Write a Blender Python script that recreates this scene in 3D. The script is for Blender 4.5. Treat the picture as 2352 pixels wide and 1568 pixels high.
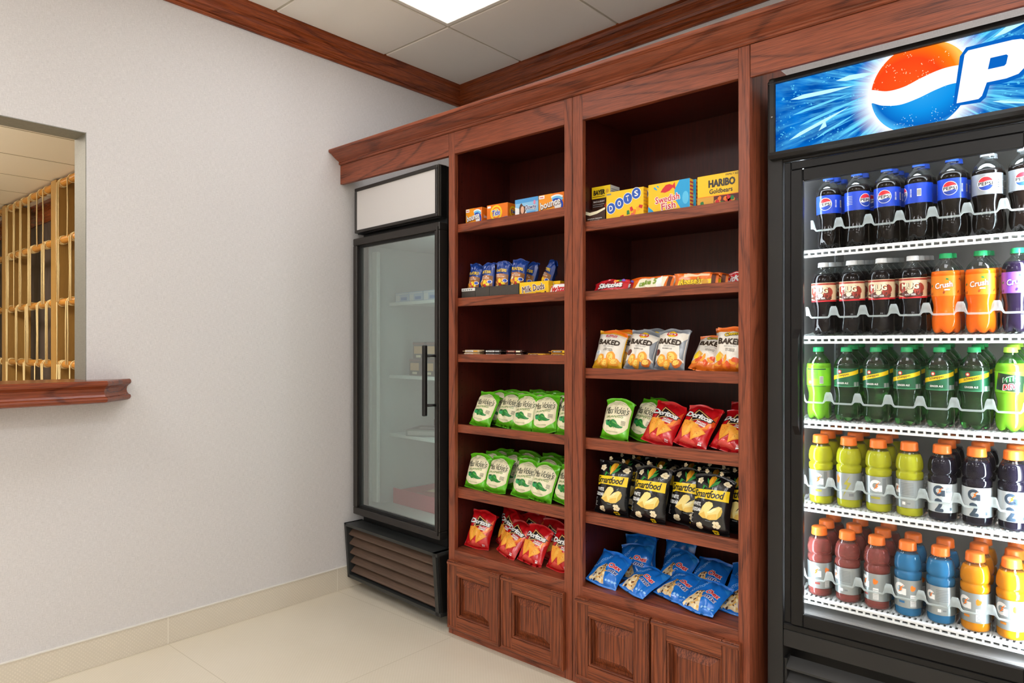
import bpy, bmesh, math, random
from mathutils import Vector, Matrix, Euler, noise

for _o in list(bpy.data.objects):
    bpy.data.objects.remove(_o, do_unlink=True)
SC = bpy.context.scene
COL = SC.collection
R = math.radians

# ------------------------------------------------------------------ camera
cam = bpy.data.cameras.new('camera')
cam.sensor_width = 36.0
cam.lens = 36.0 * 1582.8 / 2352.0
cam.shift_y = 12.0 / 2352.0
cam.clip_start = 0.05
camo = bpy.data.objects.new('camera', cam)
camo.location = (2.8742, -2.8172, 1.1939)
camo.rotation_euler = (R(90), 0, R(41.275))
COL.objects.link(camo)
SC.camera = camo

# ------------------------------------------------------------------ light level
LIGHT_PANEL = 16.5          # radiance of the ceiling diffusers
LIGHT_PANEL_NEAR = 6.0     # the two dimmed lamps over the cabinets
LIGHT_PANEL_SIDE = 13.0     # lamps of the room behind the hatch
LED_STRIP = 55.0           # strips inside the drinks fridge
SIGN_GLOW = 1.15
world = bpy.data.worlds.new('world')
SC.world = world
world.use_nodes = True
world.node_tree.nodes['Background'].inputs[0].default_value = (0.9, 0.95, 1.0, 1)
world.node_tree.nodes['Background'].inputs[1].default_value = 0.05
SC.view_settings.view_transform = 'Standard'
SC.view_settings.look = 'None'
SC.view_settings.exposure = 0.0
SC.view_settings.gamma = 1.0
SC.view_settings.use_curve_mapping = False
cy = SC.cycles
cy.max_bounces = 10
cy.diffuse_bounces = 5
cy.glossy_bounces = 4
cy.transmission_bounces = 8
cy.transparent_max_bounces = 16
cy.caustics_reflective = False
cy.caustics_refractive = False
cy.sample_clamp_indirect = 4.0
cy.use_denoising = True

# ------------------------------------------------------------------ materials
def lin(c):
    if isinstance(c, str):
        c = tuple(int(c[i:i + 2], 16) for i in (0, 2, 4))
    out = []
    for v in c[:3]:
        v = v / 255.0
        out.append(v / 12.92 if v <= 0.04045 else ((v + 0.055) / 1.055) ** 2.4)
    return tuple(out) + (1.0,)

def setin(b, **kw):
    for k, v in kw.items():
        b.inputs[k.replace('_', ' ')].default_value = v

_mats = {}
def mat(name, color='808080', rough=0.5, metal=0.0, spec=0.5, coat=0.0, trans=0.0, ior=1.45, emit=0.0, bump=None):
    if name in _mats:
        return _mats[name]
    m = bpy.data.materials.new(name)
    m.use_nodes = True
    b = m.node_tree.nodes['Principled BSDF']
    c = lin(color)
    b.inputs['Base Color'].default_value = c
    b.inputs['Roughness'].default_value = rough
    b.inputs['Metallic'].default_value = metal
    b.inputs['Specular IOR Level'].default_value = spec
    b.inputs['Coat Weight'].default_value = coat
    b.inputs['Coat Roughness'].default_value = 0.08
    b.inputs['Transmission Weight'].default_value = trans
    b.inputs['IOR'].default_value = ior
    if emit:
        b.inputs['Emission Color'].default_value = c
        b.inputs['Emission Strength'].default_value = emit
    if bump:
        nt = m.node_tree
        tc = nt.nodes.new('ShaderNodeTexCoord')
        n = nt.nodes.new('ShaderNodeTexNoise')
        n.inputs['Scale'].default_value = bump[0]
        n.inputs['Detail'].default_value = 3
        bp = nt.nodes.new('ShaderNodeBump')
        bp.inputs['Strength'].default_value = bump[1]
        bp.inputs['Distance'].default_value = bump[2] if len(bump) > 2 else 0.002
        nt.links.new(tc.outputs['Object'], n.inputs['Vector'])
        nt.links.new(n.outputs['Fac'], bp.inputs['Height'])
        nt.links.new(bp.outputs['Normal'], b.inputs['Normal'])
    _mats[name] = m
    return m

class NT:
    """tiny helper for node graphs"""
    def __init__(s, name):
        s.m = bpy.data.materials.new(name)
        s.m.use_nodes = True
        s.t = s.m.node_tree
        s.b = s.t.nodes['Principled BSDF']
        s.out = s.t.nodes['Material Output']
        _mats[name] = s.m
    def n(s, typ, **props):
        nd = s.t.nodes.new('ShaderNode' + typ)
        for k, v in props.items():
            setattr(nd, k, v)
        return nd
    def l(s, a, b):
        s.t.links.new(a, b)
    def put(s, v, sock):
        if isinstance(v, bpy.types.NodeSocket):
            s.l(v, sock)
        else:
            sock.default_value = v
    def coord(s, scale=(1, 1, 1), kind='Object', loc=(0, 0, 0)):
        tc = s.n('TexCoord')
        mp = s.n('Mapping')
        mp.inputs['Scale'].default_value = scale
        mp.inputs['Location'].default_value = loc
        s.l(tc.outputs[kind], mp.inputs['Vector'])
        return mp.outputs['Vector']
    def noise(s, vec, scale, detail=2, rough=0.5, dist=0.0):
        nd = s.n('TexNoise')
        s.l(vec, nd.inputs['Vector'])
        nd.inputs['Scale'].default_value = scale
        nd.inputs['Detail'].default_value = detail
        nd.inputs['Roughness'].default_value = rough
        nd.inputs['Distortion'].default_value = dist
        return nd.outputs['Fac']
    def math(s, op, a, b=0.0, c=0.0):
        nd = s.n('Math', operation=op)
        for i, v in enumerate((a, b, c)):
            s.put(v, nd.inputs[i])
        return nd.outputs[0]
    def ramp(s, fac, stops):
        nd = s.n('ValToRGB')
        cr = nd.color_ramp
        while len(cr.elements) < len(stops):
            cr.elements.new(0.5)
        for e, (p, c) in zip(cr.elements, stops):
            e.position = p
            e.color = lin(c) if isinstance(c, (str,)) else c
        s.l(fac, nd.inputs['Fac'])
        return nd.outputs['Color']
    def mix(s, fac, a, b, mode='MIX'):
        nd = s.n('Mix', data_type='RGBA', blend_type=mode)
        s.put(fac, nd.inputs[0])
        s.put(lin(a) if isinstance(a, str) else a, nd.inputs[6])
        s.put(lin(b) if isinstance(b, str) else b, nd.inputs[7])
        return nd.outputs[2]
    def bump(s, h, strength, dist=0.002):
        nd = s.n('Bump')
        nd.inputs['Strength'].default_value = strength
        nd.inputs['Distance'].default_value = dist
        s.l(h, nd.inputs['Height'])
        s.l(nd.outputs['Normal'], s.b.inputs['Normal'])

def wood(axis, base='9C5437', dark='3C1A11', mid='83412A', rough=0.36, lines=9.0, tag='oak', seed=0.0, cath=1.0, streak=.30):
    key = 'stained_%s_%s_%s' % (tag, axis, seed)
    if key in _mats:
        return _mats[key]
    g = NT(key)
    sc = {'x': (1.0, 7.0, 7.0), 'y': (7.0, 1.0, 7.0), 'z': (7.0, 7.0, 1.0)}[axis]
    v = g.coord(sc, loc=(seed, seed * 1.7, seed * .6))
    f = g.noise(v, 1.0, 1.0, 0.35, 0.35)
    rings = g.math('FRACT', g.math('MULTIPLY', f, lines))
    tri = g.math('PINGPONG', g.math('MULTIPLY', f, lines * 2), 1.0)
    # fine pores
    ps = {'x': (16, 620, 620), 'y': (620, 16, 620), 'z': (620, 620, 16)}[axis]
    pv = g.coord(ps)
    pf = g.noise(pv, 1.0, 1.0)
    pores = g.ramp(pf, [(0.0, (1, 1, 1, 1)), (0.40, (1, 1, 1, 1)), (0.52, (0, 0, 0, 1)), (1, (0, 0, 0, 1))])
    band = g.ramp(tri, [(0.0, (1, 1, 1, 1)), (0.10, (.9, .9, .9, 1)), (0.22, (.2, .2, .2, 1)), (0.5, (0, 0, 0, 1))])
    jag = g.math('MULTIPLY', band, g.math('ADD', g.math('MULTIPLY', pores, 0.55), 0.45))
    tone = g.noise(g.coord(tuple(s_ * .5 for s_ in sc)), 1.0, 3.0)
    col = g.mix(tone, base, mid)
    ss = {'x': (5, 190, 190), 'y': (190, 5, 190), 'z': (190, 190, 5)}[axis]
    sf = g.noise(g.coord(ss, loc=(seed, seed, seed)), 1.0, 2.0, .5, .2)
    stv = g.ramp(sf, [(0.44, (0, 0, 0, 1)), (0.62, (1, 1, 1, 1))])
    col = g.mix(g.math('MULTIPLY', stv, streak), col, dark)
    col = g.mix(g.math('MULTIPLY', pores, 0.34), col, dark)
    col = g.mix(g.math('MULTIPLY', jag, 0.85 * cath), col, dark)
    g.l(col, g.b.inputs['Base Color'])
    g.b.inputs['Roughness'].default_value = rough
    g.b.inputs['Specular IOR Level'].default_value = 0.4
    g.bump(g.math('MULTIPLY', pores, -1.0), 0.15, 0.0006)
    return g.m

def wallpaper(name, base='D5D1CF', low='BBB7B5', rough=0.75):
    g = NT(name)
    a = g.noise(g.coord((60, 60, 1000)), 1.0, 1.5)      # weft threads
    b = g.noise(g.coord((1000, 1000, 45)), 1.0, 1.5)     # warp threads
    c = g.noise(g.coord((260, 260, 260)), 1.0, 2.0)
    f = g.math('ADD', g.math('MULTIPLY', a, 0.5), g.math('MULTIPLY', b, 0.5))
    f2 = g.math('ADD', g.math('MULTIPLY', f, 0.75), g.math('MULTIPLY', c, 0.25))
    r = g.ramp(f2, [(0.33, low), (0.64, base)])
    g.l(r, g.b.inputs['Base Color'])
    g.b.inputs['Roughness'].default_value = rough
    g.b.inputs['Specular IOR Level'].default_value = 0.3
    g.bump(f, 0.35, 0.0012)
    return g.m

def floor_tile(name, size=0.8, ox=0.0, oy=0.0, base='D9CFBC', low='CEC2AB', grout='B5A88E', axes='xy'):
    g = NT(name)
    tc = g.n('TexCoord')
    sp = g.n('SeparateXYZ')
    g.l(tc.outputs['Object'], sp.inputs[0])
    A, B = sp.outputs['X'], sp.outputs['Y']
    if axes == 'yz':
        A, B = sp.outputs['Y'], sp.outputs['Z']
    def cell(s, o, w):
        t = g.math('FRACT', g.math('DIVIDE', g.math('SUBTRACT', s, o), size))
        d = g.math('ABSOLUTE', g.math('SUBTRACT', t, 0.5))
        return g.math('GREATER_THAN', d, 0.5 - w / size)
    ga = cell(A, ox, 0.0012)
    gb = cell(B, oy, 0.0012)
    line = g.math('MAXIMUM', ga, gb) if axes == 'xy' else ga
    # raised woven dots
    k = 2 * math.pi / 0.014
    da = g.math('SINE', g.math('MULTIPLY', A, k))
    db = g.math('SINE', g.math('MULTIPLY', B, k))
    dots = g.math('MULTIPLY', da, db)
    nz = g.noise(g.coord((30, 30, 30)), 1.0, 3.0)
    nl = g.noise(g.coord((2, 2, 2)), 1.0, 2.0)
    dm = g.math('MULTIPLY', g.math('GREATER_THAN', dots, 0.35), g.math('MULTIPLY', nz, 0.55))
    col = g.mix(nl, base, low)
    col = g.mix(dm, col, 'E4DACA')
    col = g.mix(g.math('MULTIPLY', line, 0.8), col, grout)
    g.l(col, g.b.inputs['Base Color'])
    g.b.inputs['Roughness'].default_value = 0.42
    g.bump(g.math('SUBTRACT', g.math('MULTIPLY', dots, 0.12), line), 0.25, 0.0012)
    return g.m

def thin_glass(name, tint='FFFFFF', refl=0.12, rough=0.02, haze=0.0, hazecol='C8D2CF'):
    """window glass: clear with a fresnel mirror on top, optionally a film of frost"""
    g = NT(name)
    g.t.nodes.remove(g.b)
    tr = g.n('BsdfTransparent')
    tr.inputs[0].default_value = lin(tint)
    gl = g.n('BsdfGlossy')
    gl.inputs['Roughness'].default_value = rough
    fr = g.n('Fresnel')
    fr.inputs['IOR'].default_value = 1.5
    fac = g.math('MULTIPLY', fr.outputs[0], refl / 0.04)
    geo = g.n('NewGeometry')
    fac = g.math('MULTIPLY', g.math('MINIMUM', fac, 1.0), g.math('SUBTRACT', 1.0, geo.outputs['Backfacing']))
    mx = g.n('MixShader')
    g.l(fac, mx.inputs[0]); g.l(tr.outputs[0], mx.inputs[1]); g.l(gl.outputs[0], mx.inputs[2])
    last = mx.outputs[0]
    if haze:
        df = g.n('BsdfDiffuse')
        df.inputs[0].default_value = lin(hazecol)
        m2 = g.n('MixShader')
        m2.inputs[0].default_value = haze
        g.l(last, m2.inputs[1]); g.l(df.outputs[0], m2.inputs[2])
        last = m2.outputs[0]
    g.l(last, g.out.inputs['Surface'])
    return g.m

def emissive(name, color, strength):
    g = NT(name)
    g.t.nodes.remove(g.b)
    e = g.n('Emission')
    e.inputs[0].default_value = lin(color)
    e.inputs[1].default_value = strength
    g.l(e.outputs[0], g.out.inputs['Surface'])
    return g.m

# ------------------------------------------------------------------ mesh helpers
class MB:
    """collects shapes for ONE mesh object"""
    def __init__(s):
        s.v, s.f, s.m, s.sm, s.mats = [], [], [], [], []
    def mi(s, m):
        if m not in s.mats:
            s.mats.append(m)
        return s.mats.index(m)
    def add(s, vs, fs, m, smooth=False):
        o = len(s.v)
        k = s.mi(m)
        s.v.extend([tuple(q) for q in vs])
        for f in fs:
            s.f.append(tuple(i + o for i in f))
            s.m.append(k)
            s.sm.append(smooth)
        return s
    def bm(s, b, m, smooth=False):
        b.verts.index_update()
        return s.add([q.co[:] for q in b.verts], [[q.index for q in f.verts] for f in b.faces], m, smooth)
    def box(s, x0, x1, y0, y1, z0, z1, m, bev=0.0, seg=1, rot=None):
        b = bmesh.new()
        bmesh.ops.create_cube(b, size=1.0)
        for q in b.verts:
            q.co = Vector((x0 + (q.co.x + .5) * (x1 - x0), y0 + (q.co.y + .5) * (y1 - y0), z0 + (q.co.z + .5) * (z1 - z0)))
        if bev:
            bmesh.ops.bevel(b, geom=list(b.edges), offset=bev, segments=seg, affect='EDGES', profile=0.5)
        if rot:                       # (axis, degrees) about the box's centre
            c = Vector(((x0 + x1) / 2, (y0 + y1) / 2, (z0 + z1) / 2))
            M = Matrix.Translation(c) @ Matrix.Rotation(R(rot[1]), 4, rot[0]) @ Matrix.Translation(-c)
            b.transform(M)
        s.bm(b, m)
        b.free()
        return s
    def prism(s, prof, axis, a0, a1, m, smooth=False, skew=(0, 0)):
        """closed profile [(p,q)...] extruded along axis from a0 to a1; skew: extra length per unit p at each end (mitres)"""
        n = len(prof)
        def P(p, q, a):
            return {'x': (a, p, q), 'y': (p, a, q), 'z': (p, q, a)}[axis]
        vs = [P(p, q, a0 + skew[0] * p) for p, q in prof] + [P(p, q, a1 + skew[1] * p) for p, q in prof]
        fs = [(i, (i + 1) % n, n + (i + 1) % n, n + i) for i in range(n)]
        fs.append(tuple(range(n))[::-1]); fs.append(tuple(range(n, 2 * n)))
        return s.add(vs, fs, m, smooth)
    def lathe(s, prof, m, n=32, cx=0, cy_=0, smooth=True, mod=None, cap=True):
        vs, fs = [], []
        for k, (r, z) in enumerate(prof):
            for i in range(n):
                a = 2 * math.pi * i / n
                rr, zz = (r, z) if mod is None else mod(r, z, a, k)
                vs.append((cx + rr * math.cos(a), cy_ + rr * math.sin(a), zz))
        for k in range(len(prof) - 1):
            for i in range(n):
                j = (i + 1) % n
                fs.append((k * n + i, k * n + j, (k + 1) * n + j, (k + 1) * n + i))
        if cap:
            fs.append(tuple(range(n))[::-1])
            fs.append(tuple(range((len(prof) - 1) * n, len(prof) * n)))
        return s.add(vs, fs, m, smooth)
    def tube(s, pts, r, m, n=10, smooth=True):
        pts = [Vector(p) for p in pts]
        vs, fs = [], []
        up = None
        for k, p in enumerate(pts):
            d = (pts[min(k + 1, len(pts) - 1)] - pts[max(k - 1, 0)]).normalized()
            if up is None:
                up = Vector((0, 0, 1)) if abs(d.z) < .9 else Vector((1, 0, 0))
            a = d.cross(up).normalized(); b2 = a.cross(d).normalized(); up = b2
            rr = r[k] if isinstance(r, (list, tuple)) else r
            for i in range(n):
                t = 2 * math.pi * i / n
                vs.append(p + a * math.cos(t) * rr + b2 * math.sin(t) * rr)
        for k in range(len(pts) - 1):
            for i in range(n):
                j = (i + 1) % n
                fs.append((k * n + i, k * n + j, (k + 1) * n + j, (k + 1) * n + i))
        fs.append(tuple(range(n))[::-1]); fs.append(tuple(range((len(pts) - 1) * n, len(pts) * n)))
        return s.add(vs, fs, m, smooth)
    def mesh(s, name):
        me = bpy.data.meshes.new(name)
        me.from_pydata(s.v, [], s.f)
        for m in s.mats:
            me.materials.append(m)
        me.polygons.foreach_set('material_index', s.m)
        me.polygons.foreach_set('use_smooth', s.sm)
        me.update()
        b = bmesh.new(); b.from_mesh(me)
        bmesh.ops.recalc_face_normals(b, faces=b.faces)
        b.to_mesh(me); b.free()
        return me
    def build(s, name, parent=None, loc=None, rot=None):
        return link(name, s.mesh(name), parent, loc, rot)

def link(name, me, parent=None, loc=None, rot=None):
    o = bpy.data.objects.new(name, me)
    COL.objects.link(o)
    if parent is not None:
        o.parent = parent
    if loc is not None:
        o.location = loc
    if rot is not None:
        o.rotation_euler = rot
    return o

def tag(o, label=None, cat=None, group=None, kind=None):
    if label: o['label'] = label
    if cat: o['category'] = cat
    if group: o['group'] = group
    if kind: o['kind'] = kind
    return o

def thing(name, label, cat, loc=(0, 0, 0), rot=(0, 0, 0), group=None):
    o = bpy.data.objects.new(name, None)
    o.empty_display_size = 0.05
    o.location = loc
    o.rotation_euler = rot
    COL.objects.link(o)
    return tag(o, label, cat, group)

def struct(mb, name):
    return tag(mb.build(name), kind='structure')
# ================================================================== THE SETTING
H, H2 = 2.69, 2.44
XR, YF = 4.5, -8.3            # right wall, wall behind the camera, moved back for the added far lamps
WT = 0.119                    # thickness of the wall with the hatch
paper = wallpaper('linen_wallpaper')
paper_reveal = wallpaper('grey_reveal', '8E8D85', '7C7B73', 0.55)  # greyer, darker weave for the hatch reveal
tilef = floor_tile('woven_porcelain_floor', 0.8, 0.015, -0.048)
tileb = floor_tile('woven_porcelain_baseboard', 0.8, -0.048, 0, base='CFC6B6', low='C4BAA8', grout='E8E2D4', axes='yz')
W_x = wood('x'); W_y = wood('y'); W_z = wood('z')
C_x = wood('x', base='A4552C', dark='4A1D0E', mid='8A4020', rough=0.2, lines=6.0, tag='crown', streak=.45)
C_y = wood('y', base='A4552C', dark='4A1D0E', mid='8A4020', rough=0.2, lines=6.0, tag='crown', streak=.45)
ceil_m = mat('ceiling_tile', 'F6F3EC', 0.9, bump=(160, 0.25, 0.001))
grid_m = mat('ceiling_grid', 'C9C3B2', 0.6)

mb = MB(); mb.box(-0.02, XR, YF, 0.02, -0.05, 0, tilef); struct(mb, 'floor')
# left wall with the hatch
OY0, OY1, OZ0, OZ1 = -3.35, -1.937, 1.03, 1.988
mb = MB()
mb.box(-WT, 0, OY1, 0.0, 0, H + .02, paper)
mb.box(-WT, 0, YF, OY0, 0, H + .02, paper)
mb.box(-WT, 0, OY0, OY1, 0, OZ0, paper)
mb.box(-WT, 0, OY0, OY1, OZ1, H + .02, paper)
struct(mb, 'wall_left')
mb = MB()
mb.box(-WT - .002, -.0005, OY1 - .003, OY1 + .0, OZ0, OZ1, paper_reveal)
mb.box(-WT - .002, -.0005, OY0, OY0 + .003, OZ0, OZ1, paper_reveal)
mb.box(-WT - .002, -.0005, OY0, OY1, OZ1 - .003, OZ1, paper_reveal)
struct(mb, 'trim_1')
BACK_SKEW = 1.8              # the back wall is a little out of square
mb = MB(); mb.box(-WT, XR + .1, 0, 0.1, 0, H + .02, paper); _c = struct(mb, 'wall_back'); _c.rotation_euler = (0, 0, R(-BACK_SKEW))
bounce_white = mat('bounce_white_wall', 'F2F0EC', 0.8)  # unseen walls made white to bounce more light onto the shelves
mb = MB(); mb.box(XR, XR + .1, YF, 0.1, 0, H + .02, bounce_white); struct(mb, 'wall_right')
mb = MB(); mb.box(-WT, XR + .1, YF - .1, YF, 0, H + .02, bounce_white); struct(mb, 'wall_front')

# suspended ceiling: T grid with drop-edge tiles; some cells carry lamps
GX, GY, T = 0.5282, -0.5985, 0.61
lamps = [(0, 0, 2), (3, 0, 2), (0, 4, 2), (3, 4, 2), (3, 8, 2), (5, 8, 2), (5, 4, 2)]         # column, row, rows long; the farthest row is added for frontal light
lit = set()
for c, r, n in lamps:
    for k in range(n):
        lit.add((c, r + k))
tiles = MB(); grid = MB()
tiles.box(-WT, XR + .1, YF - .1, 0.1, H + .004, H + .05, ceil_m)
g = 0.0065
cols = range(-1, 7); rows = range(-1, 13)
for c in cols:
    for r in rows:
        if (c, r) in lit:
            continue
        x0, x1 = GX + c * T + g, GX + (c + 1) * T - g
        y1, y0 = GY - r * T - g, GY - (r + 1) * T + g
        x0, x1, y0, y1 = max(x0, 0.0), min(x1, XR), max(y0, YF), min(y1, 0.0)
        if x1 - x0 < .03 or y1 - y0 < .03:
            continue
        tiles.box(x0, x1, y0, y1, H - .006, H + .006, ceil_m, 0.0025)
struct(tiles, 'ceiling')
for c in range(0, 7):
    x = GX + c * T
    grid.box(x - .0118, x + .0118, YF, 0, H - .001, H + .002, grid_m)
for r in range(0, 13):
    y = GY - r * T
    grid.box(0, XR, y - .0118, y + .0118, H - .0014, H + .0016, grid_m)
struct(grid, 'trim_2')

lamp_frame = mat('lamp_frame', 'E9E6DC', 0.4)
diffuser = emissive('lamp_diffuser', 'F8F9FC', LIGHT_PANEL)
diffuser_near = emissive('lamp_diffuser_dimmed', 'F8F9FC', LIGHT_PANEL_NEAR)
lamp_words = ['square-edged ceiling lamp glowing white at the top of the picture', 'ceiling lamp over the drinks fridge side of the room',
              'ceiling lamp behind the camera near the left wall', 'ceiling lamp behind the camera in the middle of the room', 'ceiling lamp added for frontal light, far end, middle of the room', 'ceiling lamp added for frontal light, far end by the right wall', 'ceiling lamp close to the right wall behind the camera']
for (c, r, n), w in zip(lamps, lamp_words):
    x0, x1 = GX + c * T + g, GX + (c + 1) * T - g
    y1, y0 = GY - r * T - g, GY - (r + n) * T + g
    t = thing('ceiling_lamp', 'recessed white ' + w, 'ceiling lamp', ((x0 + x1) / 2, (y0 + y1) / 2, H), group='recessed ceiling lamps')
    hx, hy = (x1 - x0) / 2, (y1 - y0) / 2
    f = MB(); e = .022
    f.box(-hx, hx, -hy, -hy + e, -.008, .0, lamp_frame, .002); f.box(-hx, hx, hy - e, hy, -.008, .0, lamp_frame, .002)
    f.box(-hx, -hx + e, -hy + e, hy - e, -.008, .0, lamp_frame, .002); f.box(hx - e, hx, -hy + e, hy - e, -.008, .0, lamp_frame, .002)
    f.build('frame', t)
    MB().box(-hx + e, hx - e, -hy + e, hy - e, -.005, -.001, diffuser_near if r == 0 else diffuser).build('diffuser', t)

# crown moulding
CP0 = [(0, -.117), (.012, -.117), (.016, -.112), (.016, -.106), (.011, -.101), (.018, -.096), (.023, -.088), (.022, -.081), (.027, -.077),
      (.031, -.066), (.038, -.053), (.047, -.043), (.055, -.039), (.055, -.034), (.061, -.031), (.064, -.024), (.068, -.015), (.074, -.011), (.08, -.010), (.08, -.0015), (0, -.0015)]
CP = [(p * .82, q * .915 if q < -.002 else q) for p, q in CP0]
mb = MB(); mb.prism([(p, H + q) for p, q in CP], 'y', YF, 0, C_y, skew=(0, -1)); struct(mb, 'trim_3')
mb = MB(); mb.prism([(-p, H + q) for p, q in CP], 'x', 0, XR + .1, C_x, skew=(-1, 0)); _c = struct(mb, 'trim_4'); _c.rotation_euler = (0, 0, R(-BACK_SKEW))

# tile baseboard on the left wall (top edge trim strip, paler)
mb = MB()
mb.box(0, .010, YF, 0, 0, .108, tileb, .001)
mb.box(0, .0125, YF, 0, .108, .1115, mat('baseboard_strip', 'D8D3C8', 0.4))
struct(mb, 'baseboard_left')

# ------------------------------------------------------------------ the room behind the hatch
warm_wall = mat('side_room_wall', 'D8D0C0', 0.8)
side_ceiling = mat('side_room_ceiling', 'ECE8DE', 0.9)
grid2 = mat('side_room_grid', '8F8672', 0.7)
brown = wood('z', base='6E6460', dark='3E342E', mid='5E5450', rough=0.5, lines=5, tag='walnut')
X2, YS = -7.6, -4.7
mb = MB(); mb.box(X2, -WT, YS, -0.85, -.05, 0, tilef); struct(mb, 'floor_side_room')
mb = MB(); mb.box(X2, -WT, YS, -0.85, H2, H2 + .05, side_ceiling)
for k in range(13):
    x = -.575 - k * .645
    mb.box(x - .004, x + .004, YS, -.85, H2 - .0012, H2, grid2)
struct(mb, 'ceiling_side_room')
mb = MB(); mb.box(X2 - .1, X2, YS, -0.85, 0, H2, warm_wall); struct(mb, 'wall_side_room_end')
mb = MB(); mb.box(X2, -WT, YS - .1, YS, 0, H2, warm_wall); struct(mb, 'wall_side_room_front')
mb = MB(); mb.box(X2, -WT, -0.95, -0.85, 0, H2, brown)
mb.prism([(-.95, H2 - .15), (-.965, H2 - .15), (-.972, H2 - .12), (-.985, H2 - .09), (-1.0, H2 - .04), (-1.03, H2 - .03), (-1.03, H2 - .002), (-.95, H2 - .002)], 'x', X2, -WT, C_x)
struct(mb, 'wall_side_room_back')
t = thing('ceiling_lamp', 'warm ceiling lamp in the room behind the hatch', 'ceiling lamp', (-2.6, -2.7, H2))
MB().box(-1.5, 1.5, -.1, .1, -.09, 0, lamp_frame, .003).build('frame', t)
MB().box(-1.45, 1.45, -.3, .3, -.17, -.092, emissive('warm_diffuser', 'FFF3E0', LIGHT_PANEL_SIDE)).build('diffuser', t)

# wooden screen of posts and rods wrapped with cord
YP = -1.19
post_m = wood('z', base='B08A4C', dark='8E6A36', mid='A57E42', rough=0.32, lines=4, tag='maple', cath=.3)
rod_m = wood('x', base='C38A3E', dark='9C6628', mid='B87E36', rough=0.25, lines=4, tag='rod', cath=.4)
cord_m = mat('natural_cord', 'DDC794', 0.55)
scr = thing('rod_screen', 'golden wooden screen of posts and cord-wrapped rods seen through the hatch', 'screen', (-3.0, YP, 0))
post_x = [-1.67, -3.06, -4.45, -5.84]
rods_z = [0.61, 1.065, 1.52, 1.975, 2.395]
for x in post_x:
    MB().box(x - .055, x + .055, -.03, .16, 0, H2 - .012, post_m, .004).build('post', scr, loc=(3.0, 0, 0))
random.seed(5)
for z in rods_z:
    rb = MB().tube([(-7.2, -.0, z), (-.4, -.0, z)], .026, rod_m, 14)
    ro = rb.build('rod', scr, loc=(3.0, 0, 0))
    cb = MB()
    for i in range(len(post_x)):
        xa = -.45 if i == 0 else post_x[i - 1] - .06
        xb = post_x[i] + .06
        n = int((xa - xb) * 7)
        x = xb + .05
        while x < xa - .03:
            cl = random.choice((1, 2, 2, 3))
            for q in range(cl):
                xx = x + q * .035
                if xx > xa - .02: break
                # ring round the rod
                cb.tube([(xx + .004 * math.sin(a), 0 + .029 * math.cos(a), z + .029 * math.sin(a)) for a in [2 * math.pi * w / 14 for w in range(15)]], .004, cord_m, 6)
                k = rods_z.index(z)
                if k > 0:
                    zb = rods_z[k - 1]
                    bow = random.uniform(-.012, .012)
                    cb.tube([(xx, -.035, z), (xx + bow, -.034, (z + zb) / 2), (xx + bow * .3, -.035, zb)], .0046, cord_m, 6)
            x += cl * .035 + random.uniform(.07, .26)
    co = cb.build('cord', ro)
    co['kind'] = 'stuff'

# moulded timber ledge of the hatch
LP = [(0.0, .0), (-.0, .0)]
ledge = thing('hatch_ledge', 'moulded dark red timber ledge under the hatch opening', 'ledge', (0, -2.65, 1.0))
def ledge_mesh():
    # outline in plan (local y measured from the centre), swept profile outward
    prof = [(.02, -.010), (.090, -.010), (.099, -.006), (.103, .002), (.101, .009), (.094, .013), (.089, .020), (.087, .030), (.089, .041), (.095, .048), (.101, .052), (.104, .058), (.103, .066), (.098, .0705)]
    yr = 0.62                                     # where the straight front ends
    b = MB()
    path = []
    for off, z in prof:
        # left end, front run, chamfer, wall return
        d = off + .03
        path.append([(.0006, -.98, z), (d, -.98, z), (d, .742 + (off - .104) * .45, z), (d * .35 + .0, .822 + (off - .104) * .9, z), (.0006, .868 + (off - .104) * 1.0, z)])
    vs = [q for ring in path for q in ring]
    n = 5
    fs = []
    for k in range(len(path) - 1):
        for i in range(n - 1):
            fs.append((k * n + i, k * n + i + 1, (k + 1) * n + i + 1, (k + 1) * n + i))
    fs.append(tuple(range(n)))
    top = (len(path) - 1) * n
    fs.append(tuple(range(top, top + n)))
    b.add(vs, fs, wood('y', base='8E4526', dark='431A0E', mid='793619', rough=0.2, lines=8, tag='ledge'))
    return b
ledge_mesh().build('nosing', ledge)
MB().box(-WT - .03, -.0, -.70, .712, .03, .0705, wood('y', base='8E4526', dark='431A0E', mid='793619', rough=0.2, lines=8, tag='ledge'), .003).build('board', ledge)
# ================================================================== CABINETS
FY = -0.826
BACKY = -0.46
inner_m = wood('z', base='4E170E', dark='200906', mid='41130C', rough=0.42, lines=7, tag='inner', cath=.35)  # darker than the fronts; part of the recess shade is in this colour
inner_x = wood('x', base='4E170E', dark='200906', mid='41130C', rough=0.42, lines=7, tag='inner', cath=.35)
hole_m = mat('shelf_pin_hole', '120605', 0.9)
D_x = wood('x', base='94502F', dark='431B0F', mid='7E3D22', rough=0.3, lines=9, tag='door', streak=.75)
D_z = wood('z', base='94502F', dark='431B0F', mid='7E3D22', rough=0.3, lines=9, tag='door', streak=.75)

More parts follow.
